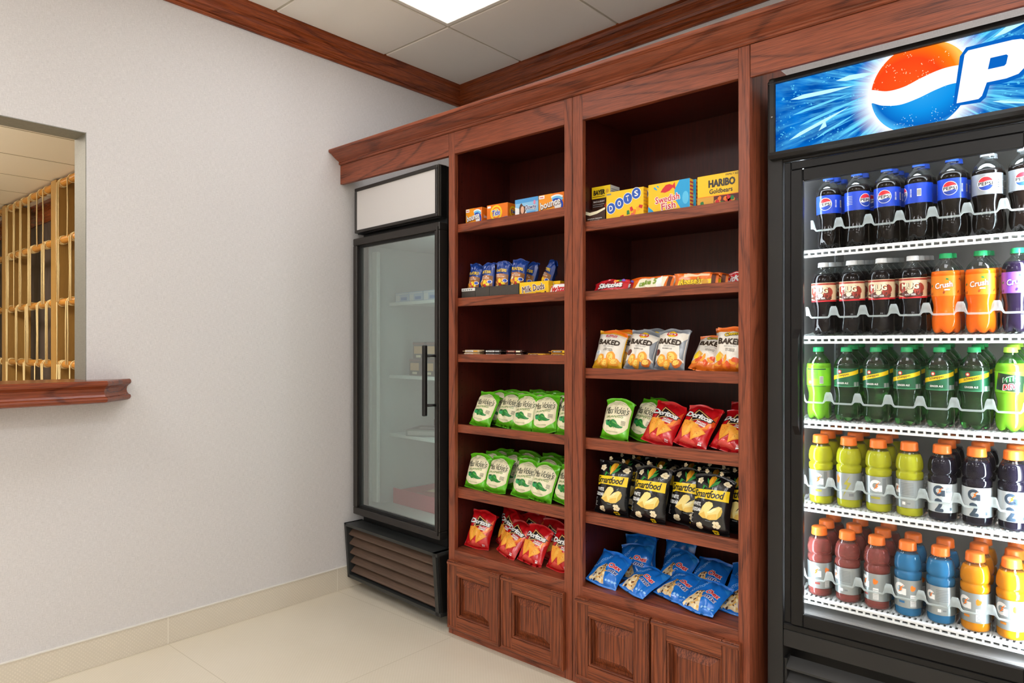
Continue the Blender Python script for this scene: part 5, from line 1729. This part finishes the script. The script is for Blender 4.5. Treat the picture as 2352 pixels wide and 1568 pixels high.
# fifth shelf: popcorn
P_ = 'black popcorn bag with yellow name band'
row('smart', [1.538, 1.683, 1.905, 2.022], -.768, zB[4], 11, P_, 'front row', 'popcorn bags', [3, 0, 0, 0], [2, 3, 2, 2], [10, 12, 13, 12], [.0, -.002, -.004, .004])
bag('smart', 1.800, -.722, zB[4], 12, 2, 'black popcorn bag squeezed half behind the third front popcorn bag', 'popcorn bags', 3)
row('smart', [1.53, 1.635, 1.745, 1.86, 1.96], -.660, zB[4], 9, P_, 'second row', 'popcorn bags', [0, 6, -4, 3, 0], [0, 4, -2, 3, 0])
row('smart', [1.535, 1.90], -.570, zB[4], 5, P_, 'back row', 'popcorn bags', [0, 0], [-3, 0])
# deck of the right cabinet: blue snack mix lying back
X_ = 'blue snack mix bag'
for i, (x, y, l, yw, rl, wds) in enumerate(((1.505, -.792, 52, 10, 12, 'leftmost, tilted against the cabinet side'), (1.628, -.795, 66, -10, 10, 'second from left at the front edge'), (1.752, -.797, 68, -4, 8, 'third from left at the front edge'),
                                            (1.868, -.800, 64, -3, 8, 'fourth from left at the front edge'), (1.985, -.800, 54, 2, 4, 'rightmost at the front edge'))):
    bag('chex', x, y, zB[5], l, yw, X_ + ' ' + wds, 'snack mix bags', rl)
for i, (x, y, z, l, yw, rl, wds) in enumerate(((1.560, -.665, .0, 38, 8, -4, 'in the second row, left'), (1.690, -.660, .0, 40, -8, 6, 'in the second row, centre'), (1.815, -.665, .0, 46, 2, 5, 'in the second row, right'),
                                               (1.545, -.585, .0, 20, 6, -6, 'at the back, left'), (1.665, -.580, .0, 12, -4, 3, 'at the back, centre'), (1.95, -.640, .0, 40, 0, 0, 'behind the rightmost front bag'))):
    bag('chex', x, y, zB[5], l, yw, X_ + ' ' + wds, 'snack mix bags', rl)

# ================================================================== BOXES, BARS AND POUCHES
def face_box(name, label, cat, x0, x1, yf, d, z, h, base, ops, group=None, yaw=0.0, side=None, sideops=None, topm=None):
    """a carton with printed front (local origin: bottom centre of the front face)"""
    w = x1 - x0
    mb = MB()
    mb.box(-w / 2, w / 2, 0, d, 0, h, base, .0012)
    lay(mb, ops(w, h), lambda u, v: ((u, 0, v), (0, -1, 0)), None, .00025)
    if sideops:
        lay(mb, sideops(d, h), lambda u, v: ((w / 2, u + d / 2, v), (1, 0, 0)), None, .00025)
    if topm:
        mb.box(-w / 2 + .0005, w / 2 - .0005, .0005, d - .0005, h, h + .0003, topm)
    o = mb.build(name, None, ((x0 + x1) / 2, yf, z + .0002), (0, 0, R(yaw)))
    return tag(o, label, cat, group)
B_or = mat('box_orange', 'EE7A16', .4, coat=.2); B_yel = mat('box_yellow', 'F5C518', .4, coat=.2); B_ltb = mat('box_light_blue', '8CC6EC', .4, coat=.2); B_brown = mat('box_brown', '3E2318', .4); B_white = mat('box_white', 'E4E4E0', .5)
def bounce(w, h):
    o = [PG([(-w * .5, h * .0), (w * .05, 0), (w * .25, h * .5), (w * .02, h), (-w * .5, h)], ink('amber', 'F59A1E'), 1)]
    arcs = [(.42, I_white), (.36, I_sky), (.28, I_blue), (.20, I_white)]
    for i, (k, m) in enumerate(arcs):
        o.append(PG([(w * .20 + k * w * math.cos(R(a)), h * .35 + k * h * 1.35 * math.sin(R(a))) for a in range(-30, 121, 10) if h * .35 + k * h * 1.35 * math.sin(R(a)) < h and w * .20 + k * w * math.cos(R(a)) < w * .5] + [(w * .16, h * .2)], m, 2 + i))
    o += [TX('bounce', -w * .03, h * .50, w * .82, h * .40, I_brown, .06, 0, rot=8, layer=7), TX('bounce', -w * .03, h * .515, w * .80, h * .37, I_white, .03, 0, rot=8, layer=8), RC(-w * .48, -w * .26, h * .80, h * .97, I_white, 6), RC(-w * .44, -w * .30, h * .86, h * .90, I_red, 7), RC(-w * .3, w * .3, h * .08, h * .15, ink('green_strip', '6DB24A'), 6)]
    return o
def bounce_side(d, h):
    return [TX('bounce', 0, h * .5, d * .6, h * .2, I_white, .03, layer=2)]
def tide(w, h):
    o = [PG([(-w * .5, 0), (w * .5, 0), (w * .5, h * .26), (-w * .5, h * .16)], ink('violet', '5A4AA8'), 1), EL(-.004, h * .52, h * .42, h * .42, I_yellow, 2), EL(-.004, h * .52, h * .32, h * .32, I_orange, 3), EL(-.004, h * .52, h * .24, h * .24, I_yellow, 4),
         TX('Tide', -.004, h * .52, w * .40, h * .36, I_white, .08, .1, rot=5, layer=5), TX('Tide', -.004, h * .52, w * .37, h * .31, I_blue, .03, .1, rot=5, layer=6), RC(-w * .46, -w * .30, h * .82, h * .93, I_white, 2), RC(-w * .42, w * .0, h * .07, h * .12, I_white, 3)]
    return o
def tide_side(d, h):
    return [EL(0, h * .55, h * .30, h * .30, I_yellow, 1), EL(0, h * .55, h * .22, h * .22, I_orange, 2), EL(0, h * .55, h * .14, h * .14, I_yellow, 3), TX('Tide', 0, h * .55, h * .4, h * .18, I_blue, .05, layer=4)]
def downy(w, h):
    o = [RC(-w * .5, w * .5, h * .78, h, ink('deep_sky', '4F9CDA'), 1), PG([(-w * .5, 0), (w * .1, 0), (-w * .05, h * .4), (-w * .5, h * .6)], I_white, 1)]
    o += [BLOB(-w * .18, h * .40, w * .14, h * .34, ink('hair', '5A3422'), 2, 2), EL(-w * .17, h * .42, w * .075, h * .20, ink('skin', 'E8B79A'), 3), PG([(-w * .30, 0), (-w * .04, 0), (-w * .12, h * .22), (-w * .22, h * .22)], ink('skin', 'E8B79A'), 3)]
    o += [TX('Downy', w * .20, h * .48, w * .50, h * .34, I_white, .08, .1, layer=4), TX('Downy', w * .20, h * .48, w * .47, h * .30, I_navy, .02, .1, layer=5), RC(w * .02, w * .40, h * .22, h * .28, ink('deep_sky', '4F9CDA'), 4)]
    for i in range(5):
        o.append(EL(w * (.36 + .03 * math.cos(i * 1.25)), h * (.72 + .07 * math.sin(i * 1.25)), w * .022, h * .05, ink('pink', 'F08AA8'), 4, n=10))
    return o
z = zA[0]
LBX = 'small laundry boxes on the top left shelf'
face_box('laundry_box', 'orange and white dryer sheet box at left end of the top shelf', 'box', .818, .910, -.768, .06, z, .0735, B_or, bounce, LBX, 0, sideops=bounce_side)
face_box('laundry_box', 'orange laundry detergent box with yellow bullseye on the top shelf', 'box', .940, 1.050, -.768, .07, z, .0735, B_or, tide, LBX, 2, sideops=tide_side)
face_box('laundry_box', 'second orange laundry box half hidden behind the bullseye detergent box', 'box', .962, 1.068, -.690, .07, z, .0735, B_or, tide, LBX, 0, sideops=tide_side)
face_box('laundry_box', 'pale blue fabric softener box with a woman\'s picture on the top shelf', 'box', 1.092, 1.2075, -.768, .06, z, .0745, B_ltb, downy, LBX, 0)
face_box('laundry_box', 'orange and white dryer sheet box at right end of the top shelf', 'box', 1.212, 1.332, -.768, .06, z, .0745, B_or, bounce, LBX, 0, sideops=bounce_side)
# second shelf: nut pouches in dark trays, sweets
z = zA[1]
tray_m = NT('dark_speckled_tray')
_c = tray_m.ramp(tray_m.noise(tray_m.coord((700, 700, 700)), 1.0, 2.0), [(.45, '151312'), (.62, '6A625A')])
tray_m.l(_c, tray_m.b.inputs['Base Color']); tray_m = tray_m.m
for i, (x, wds) in enumerate(((.846, 'with a white strip, leftmost'), (.926, 'second from left'), (1.006, 'third from left'), (1.083, 'beside the yellow candy box'))):
    mb = MB(); w = .078
    mb.box(-w / 2, w / 2, 0, .003, 0, .048, tray_m); mb.box(-w / 2, w / 2, .067, .070, 0, .055, tray_m); mb.box(-w / 2, -w / 2 + .003, .003, .067, 0, .050, tray_m); mb.box(w / 2 - .003, w / 2, .003, .067, 0, .050, tray_m); mb.box(-w / 2 + .003, w / 2 - .003, .003, .067, 0, .003, tray_m)
    if i == 0:
        mb.box(-w / 2, w / 2, -.0006, 0, .036, .048, B_white)
        for q in range(5): mb.box(-w / 2 + .006 + q * .012, -w / 2 + .014 + q * .012, -.0009, -.0006, .039, .044, I_grey)
    tag(mb.build('display_tray', None, (x, -.782, z + .0002)), 'dark speckled display tray holding a nut pouch, ' + wds, 'tray', 'nut pouch trays')
    bag('planter', x - .002, -.748, z + .0035, 4, (2, -4, 3, 8)[i], 'blue nut mix pouch in its dark tray, ' + ('leftmost', 'second from left', 'third from left', 'beside the yellow candy box')[i], 'nut mix pouches', (4, 0, 2, 6)[i], 'nut_pouch')
bag('planter', .985, -.690, z, 10, 0, 'blue nut mix pouch standing behind the middle trays', 'nut mix pouches', 4, 'nut_pouch')
bag('planter', 1.080, -.690, z, 12, -18, 'blue nut mix pouch turned sideways behind the tray nearest the candy box', 'nut mix pouches', 8, 'nut_pouch')
bag('planter', 1.165, -.676, z, 12, -30, 'blue nut mix pouch leaning behind the yellow candy box', 'nut mix pouches', 14, 'nut_pouch')
def duds(w, h):
    return [TX('Milk Duds', -.002, h * .55, w * .79, h * .52, I_white, .07, 0, rot=6, layer=2), TX('Milk Duds', -.002, h * .55, w * .76, h * .47, I_brown, .025, 0, rot=6, layer=3), RC(w * .08, w * .26, h * .16, h * .22, I_brown, 2), EL(w * .40, h * .2, w * .03, h * .09, I_brown, 2)]
face_box('candy_box', 'yellow caramel candy box at the front of the second shelf', 'box', 1.124, 1.268, -.780, .03, z, .054, B_yel, duds, 'yellow caramel candy boxes', 0)
face_box('candy_box', 'yellow caramel candy box directly behind the front yellow box', 'box', 1.150, 1.296, -.744, .03, z, .054, B_yel, duds, 'yellow caramel candy boxes', 0)
def flat_pack(w, h, d, base, ops, seed, th=.012, wr=1.0, name='wrapper'):
    return bag_mesh(name, w, h, th, seed, base, ops, wr=wr, seal=.03, plump=.22, nx=20, nz=10)
def lay_pack(me, x, y, z, tilt, yaw, label, cat, group, name):
    """a wrapper lying on its back, tilted up towards the room (tilt 0 = flat)"""
    o = link(name, me)
    M = Euler((0, 0, R(yaw)), 'XYZ').to_matrix() @ Euler((-R(90 - tilt), 0, 0), 'XYZ').to_matrix()
    zs = [(M @ q.co).z for q in me.vertices]
    o.rotation_euler = M.to_euler(); o.location = (x, y, z - min(zs) + .0003)
    return tag(o, label, cat, group)
def twiz(w, h):
    return [RC(-w * .45, w * .45, h * .1, h * .9, I_white, 1), TX('Twizzlers', 0, h * .5, w * .84, h * .60, I_red, .06, .1, layer=2), RC(-w * .45, w * .45, h * .02, h * .1, I_red, 1)]
tw = flat_pack(.15, .045, 0, foil('candy_red', 'C81E28'), twiz(.15, .045), 2.2, .007)
lay_pack(tw, 1.316, -.772, z, 62, 4, 'white and red liquorice pack beside the yellow candy box', 'candy', None, 'candy_pack')
lay_pack(tw, 1.316, -.742, z, 62, 0, 'white and red liquorice pack behind the front liquorice pack', 'candy', None, 'candy_pack')
# third shelf: bars lying flat
def bar_mesh(base, face, edge, word, ic):
    """a wrapped bar on its back: soft body, flat crimped fins at both ends, print on the near edge and the top"""
    w, d, h = .088, .034, .0125
    m = MB().box(-w / 2, w / 2, 0, d, 0, h, base, .0035, 2)
    for s_ in (-1, 1):
        for k in range(4):
            x0, x1 = s_ * (w / 2 + k * .003), s_ * (w / 2 + (k + 1) * .003)
            m.box(min(x0, x1), max(x0, x1), .001, d - .001, h * .42 + .0006 * (k % 2), h * .58 + .0006 * (k % 2), base)
    lay(m, [RC(-w * .42, w * .10, .0035, .0095, face, 1), RC(w * .14, w * .40, .0035, .0095, edge, 1), TX(word, -w * .16, .0065, w * .40, .0042, ic, .03, layer=2)], lambda u, v: ((u, 0, v), (0, -1, 0)))
    lay(m, [RC(-w * .40, w * .12, .006, .028, face, 1), RC(w * .15, w * .38, .006, .028, edge, 1), TX(word, -w * .14, .017, w * .42, .012, ic, .03, layer=2)], lambda u, v: ((u, v, h), (0, 0, 1)))
    return m.mesh('wrapped_bar')
BAR = {'oats': bar_mesh(foil('bar_tan', 'C9B08A'), I_white, I_gold, 'GRANOLA', I_brown), 'dark': bar_mesh(foil('bar_dark', '241A18'), I_white, I_silver, 'PROTEIN', I_black),
       'choc': bar_mesh(foil('bar_brown', '3A1B16'), mat('bar_red', '8A1E1E', .4), I_cream, 'ALMOND', I_cream), 'gold': bar_mesh(foil('bar_gold', 'C98A2A'), I_black, I_yellow, 'CRUNCH', I_white)}
z = zA[2]
bars = [('oats', .862, -.780, 0, 3, 'tan granola bar, bottom of left pile'), ('oats', .862, -.779, .0129, -2, 'tan granola bar, top of left pile'), ('dark', .982, -.780, 0, -2, 'dark protein bar, bottom of the pile beside the granola bars'), ('dark', .982, -.779, .0129, 2, 'dark protein bar, top of the pile beside the granola bars'),
        ('choc', 1.096, -.780, 0, 2, 'brown almond bar, bottom of middle pile'), ('choc', 1.094, -.779, .0129, -3, 'brown almond bar, top of middle pile'), ('choc', 1.080, -.730, 0, 0, 'brown almond bar behind the middle pile'), ('choc', 1.190, -.728, .0, 6, 'brown almond bar lying behind the lone golden bar'),
        ('gold', 1.208, -.780, 0, -2, 'golden crunch bar in the middle of the front'), ('gold', 1.322, -.780, 0, 2, 'golden crunch bar, bottom of right pile'), ('gold', 1.322, -.779, .0129, -2, 'golden crunch bar, top of right pile'), ('gold', 1.310, -.728, 0, -4, 'golden crunch bar behind the right pile')]
for kk, x, y, dz, yw, wds in bars:
    o = link('candy_bar', BAR[kk], None, (x, y, z + dz + .0003), (0, 0, R(yw)))
    tag(o, wds + ' on the third shelf', 'candy bar', 'bars on the third left shelf')

# right cabinet top shelf
z = zB[0]
def bayer(w, h):
    o = [RC(-w * .5, w * .5, h * .70, h, I_yellow, 1), TX('BAYER', -w * .10, h * .85, w * .62, h * .13, I_black, .05, .1, layer=2), EL(w * .34, h * .86, w * .08, h * .055, I_gold, 2), RC(-w * .46, w * .2, h * .74, h * .755, I_brown, 2)]
    o += [TX('BACK & BODY', -w * .10, h * .62, w * .6, h * .045, I_white, .02, layer=2), RC(-w * .44, w * .18, h * .54, h * .556, I_silver, 2), RC(-w * .44, w * .1, h * .49, h * .505, I_silver, 2), BLOB(w * .30, h * .50, w * .12, h * .07, ink('burst', 'C2401C'), 2, 3), EL(-w * .34, h * .38, w * .09, h * .035, I_cream, 2)]
    return o
def bayer_side(d, h):
    return [RC(-d * .42, d * .42, h * (.90 - i * .05), h * (.915 - i * .05), I_grey, 2) for i in range(14)] + [RC(-d * .5, d * .5, 0, h, B_white, 1)]
face_box('medicine_box', 'brown medicine box with yellow top standing on the right top shelf', 'box', 1.4365, 1.516, -.738, .060, z, .142, B_brown, bayer, None, 0, sideops=bayer_side)
mb = MB(); w = .088
mb.box(-w / 2, w / 2, 0, .002, 0, .046, B_brown); mb.box(-w / 2, -w / 2 + .002, .002, .045, 0, .06, B_brown); mb.box(w / 2 - .002, w / 2, .002, .045, 0, .052, B_brown); mb.box(-w / 2, w / 2, .045, .047, 0, .06, B_brown); mb.box(-w / 2 + .002, w / 2 - .002, .002, .045, 0, .002, B_brown)
mb.add([(-w / 2, -.0006, .038), (-.02, -.0006, .030), (.01, -.0006, .034), (w / 2, -.0006, .046), (w / 2, -.0006, .053), (.01, -.0006, .044), (-.02, -.0006, .041), (-w / 2, -.0006, .050)], [(0, 1, 2, 3, 4, 5, 6, 7)], I_cream)
lay(mb, [TX('MAXIMUM STRENGTH', 0, .018, .06, .004, I_white, .02, layer=1), TX('PAIN RELIEF', 0, .011, .04, .004, I_white, .02, layer=1)], lambda u, v: ((u, 0, v), (0, -1, 0)))
tag(mb.build('dispenser_tray', None, (1.4815, -.7855, z + .0002), (0, 0, 0)), 'open brown medicine dispenser tray in front of the medicine box', 'tray')
for i in range(5):
    mb = MB(); mb.box(-.016, .016, 0, .0022, 0, .046, I_gold if i % 2 else I_yellow, .0006); mb.box(-.014, .014, -.0003, 0, .012, .034, I_brown)
    tag(mb.build('medicine_sachet', None, (1.4595 + i * .0105, -.7790 + i * .0062, z + .0026), (R(-6), 0, R(-2))), 'yellow medicine sachet in the brown dispenser tray, ' + OR5[i], 'sachet', 'sachets in the dispenser tray')
def dots(w, h):
    o = []
    for i, ch in enumerate('DOTS'):
        x = -w * .36 + i * w * .225; y = h * (.44 + .125 * i)
        o += [EL(x, y, w * .125, h * .20, I_white, 2, 8), EL(x, y, w * .113, h * .18, ink('dot_blue', '1F56B8'), 3, 8), TX(ch, x, y, w * (.085 if ch == 'T' else .10), h * .20, I_white, .03, 0, rot=8, layer=5)]
    for i, (x, y, m, r) in enumerate(((.10, .22, I_green, 5), (.19, .32, I_red, 20), (.27, .22, I_orange, -20), (.36, .30, ink('dot_yel', 'F6A623'), 30), (.43, .36, I_red, 70), (-.06, .10, I_red, -70), (.22, .12, ink('rose', 'E86A5A'), 60))):
        o.append(PG([rot2(p, r, (x * w, y * h)) for p in ((-w * .04, -h * .07), (w * .04, -h * .07), (w * .03, h * .07), (-w * .03, h * .07))], m, 3 + i % 2))
    o.append(RC(-w * .48, -w * .36, h * .90, h * .95, I_grey, 1))
    return o
def band_side(c_):
    def f(d, h):
        return [RC(-d * .5, d * .5, h * (.06 + i * .115), h * (.11 + i * .115), c_, 1) for i in range(8)]
    return f
face_box('candy_box', 'yellow gumdrop box with blue lettered circles, front of the right top shelf', 'box', 1.530, 1.679, -.786, .026, z, .102, B_yel, dots, 'yellow gumdrop boxes', 0, sideops=band_side(I_gold))
face_box('candy_box', 'yellow gumdrop box directly behind the front gumdrop box', 'box', 1.543, 1.692, -.758, .026, z, .102, B_yel, dots, 'yellow gumdrop boxes', 0, sideops=band_side(I_brown))
def sfish(w, h):
    fish = [(-.5, -.10), (-.34, .05), (-.1, .2), (.15, .2), (.35, .1), (.5, .24), (.5, -.16), (.34, -.02), (.1, -.14), (-.2, -.18)]
    o = [PG([(w * .5, h * .0), (w * .5, h), (w * .26, h), (w * .14, h * .72), (w * .16, h * .40), (w * .28, h * .12), (w * .34, 0)], ink('sea', '1EA0DA'), 1), PG([(-w * .5, 0), (-w * .5, h * .30), (-w * .40, h * .18), (-w * .3, 0)], ink('sea', '1EA0DA'), 1),
         EL(w * .40, h * .42, w * .075, h * .20, ink('sea2', '58C0EA'), 2)]
    o += [PG([rot2((x * w * .36, y * h * .62), 6, (-w * .02, h * .79)) for x, y in fish], ink('fish', 'CE1F2E'), 3), BLOB(-w * .32, h * .84, w * .05, h * .03, ink('sea', '1EA0DA'), 3, 2, rot=-40), BLOB(-w * .26, h * .90, w * .04, h * .02, ink('sea', '1EA0DA'), 3, 3, rot=-40)]
    o += [TX('Swedish', -w * .03, h * .48, w * .61, h * .25, I_white, .07, 0, layer=4, rot=4), TX('Swedish', -w * .03, h * .48, w * .58, h * .22, I_red, .02, 0, layer=5, rot=4), TX('Fish', .0, h * .24, w * .37, h * .25, I_white, .07, 0, layer=4, rot=3), TX('Fish', .0, h * .24, w * .34, h * .22, I_red, .02, 0, layer=5, rot=3)]
    return o
face_box('candy_box', 'yellow and blue gummy fish box, front one of three', 'box', 1.697, 1.848, -.786, .024, z, .103, B_yel, sfish, 'gummy fish boxes', 0, sideops=band_side(I_red))
face_box('candy_box', 'yellow and blue gummy fish box, middle one of three', 'box', 1.706, 1.857, -.760, .024, z, .103, B_yel, sfish, 'gummy fish boxes', 0, sideops=band_side(I_red))
face_box('candy_box', 'yellow and blue gummy fish box, rearmost of three', 'box', 1.715, 1.866, -.732, .024, z, .103, mat('box_sea', '1EA0DA', .4), sfish, 'gummy fish boxes', 0)
def gold(w, h):
    o = [TX('HARIBO', w * .06, h * .72, w * .60, h * .24, ink('charcoal', '33302C'), .05, layer=2), TX('Goldbears', w * .04, h * .48, w * .52, h * .15, ink('charcoal', '33302C'), .03, layer=2), RC(-w * .5, w * .5, h * .325, h * .345, I_orange, 2), RC(-w * .12, w * .5, 0, h * .325, ink('bear_dark', '5A1A16'), 1), RC(-w * .5, -w * .12, 0, h * .325, I_gold, 1)]
    rnd = random.Random(9)
    for i in range(14):
        o.append(BLOB(rnd.uniform(-.06, .46) * w, rnd.uniform(.06, .26) * h, w * .045, h * .07, (I_red, I_orange, I_gold, I_green, I_red)[i % 5], 2 + i % 2, i, 9, .2))
    o.append(BLOB(-w * .38, h * .14, w * .04, h * .09, I_green, 2, 4))
    o.append(TX('FAMILY SIZE', w * .3, h * .93, w * .3, h * .06, ink('charcoal', '33302C'), .02, layer=2))
    return o
face_box('candy_box', 'yellow gummy bear box at the right end of the top shelf', 'box', 1.872, 2.018, -.783, .028, z, .102, B_yel, gold, None, 0)
# second shelf right: wrapped candy leaning on its back
z = zB[1]
def skit(w, h):
    o = [TX('Skittles', -.0, h * .45, w * .72, h * .46, I_black, .10, .1, rot=4, layer=4), TX('Skittles', -.0, h * .46, w * .70, h * .42, I_white, .06, .1, rot=4, layer=5)]
    for i, m in enumerate((I_orange, I_yellow, I_green, I_purple, I_red)):
        o.append(EL(w * (.10 + .08 * i), h * (.80 + .05 * (i % 2)), w * .05, h * .12, m, 2 + i % 2, n=14))
    o.append(PG([(-w * .46, h * .12), (-w * .1, h * .9), (w * .1, h * .9), (-w * .2, h * .12)], ink('dark_red', '8E0F1C'), 1))
    return o
def sticks(w, h):
    return [PG([(-w * .40, h * .15), (w * .30, h * .08), (w * .34, h * .9), (-w * .34, h * .9)], I_cream, 1), TX('take 5', -w * .1, h * .52, w * .44, h * .42, ink('leaf2', '7E9A2A'), .06, .2, rot=8, layer=3), RC(w * .10, w * .24, h * .1, h * .9, I_white, 2, 12), RC(w * .36, w * .44, h * .1, h * .9, I_brown, 2)]
def reese(w, h):
    return [PG([(-w * .42, h * .06), (w * .42, h * .06), (w * .38, h * .5), (-w * .40, h * .5)], I_yellow, 1), TX("Reese's", -w * .12, h * .40, w * .50, h * .50, I_brown, .10, .1, rot=3, layer=3), TX("Reese's", -w * .12, h * .41, w * .48, h * .46, I_yellow, .04, .1, rot=3, layer=4), RC(w * .36, w * .45, h * .1, h * .9, I_brown, 2), RC(-w * .3, w * .3, h * .72, h * .94, ink('gleam', 'F8D8B0'), 1), EL(w * .22, h * .3, w * .08, h * .2, I_gold, 3)]
def kit(w, h):
    return [EL(0, h * .5, w * .40, h * .42, I_white, 1), EL(0, h * .5, w * .38, h * .38, I_red, 2), TX('KitKat', 0, h * .5, w * .62, h * .44, I_white, .05, .2, layer=3)]
SK = flat_pack(.145, .055, 0, foil('candy_red', 'C81E28'), skit(.145, .055), 3.1, .010); ST = flat_pack(.165, .052, 0, F_or, sticks(.165, .052), 4.2, .009); RE = flat_pack(.160, .050, 0, F_or, reese(.160, .050), 5.3, .009); KI = flat_pack(.130, .050, 0, foil('candy_red', 'C81E28'), kit(.130, .050), 6.4, .008)
Gc = 'wrapped candy on the second right shelf'
lay_pack(SK, 1.535, -.772, z, 58, 2, 'red fruit candy pouch with rainbow sweets, left end', 'candy', Gc, 'candy_pack')
lay_pack(SK, 1.530, -.708, z, 56, -2, 'red fruit candy pouch behind the front one', 'candy', Gc, 'candy_pack')
lay_pack(ST, 1.700, -.772, z, 62, 0, 'orange and cream candy bar beside the red fruit candy', 'candy', Gc, 'candy_bar')
lay_pack(ST, 1.712, -.726, z, 62, 0, 'orange and cream candy bar behind the front orange and cream bar', 'candy', Gc, 'candy_bar')
lay_pack(RE, 1.860, -.772, z, 70, 0, 'orange and yellow peanut butter bar right of the cream bar', 'candy', Gc, 'candy_bar')
lay_pack(RE, 1.880, -.744, z, 70, 0, 'orange and yellow peanut butter bar behind the front one', 'candy', Gc, 'candy_bar')
lay_pack(KI, 1.972, -.726, z, 70, 0, 'red wafer bar with white lettering at the right end', 'candy', Gc, 'candy_bar')
lay_pack(KI, 1.970, -.696, z, 70, 0, 'red wafer bar behind the front wafer bar', 'candy', Gc, 'candy_bar')
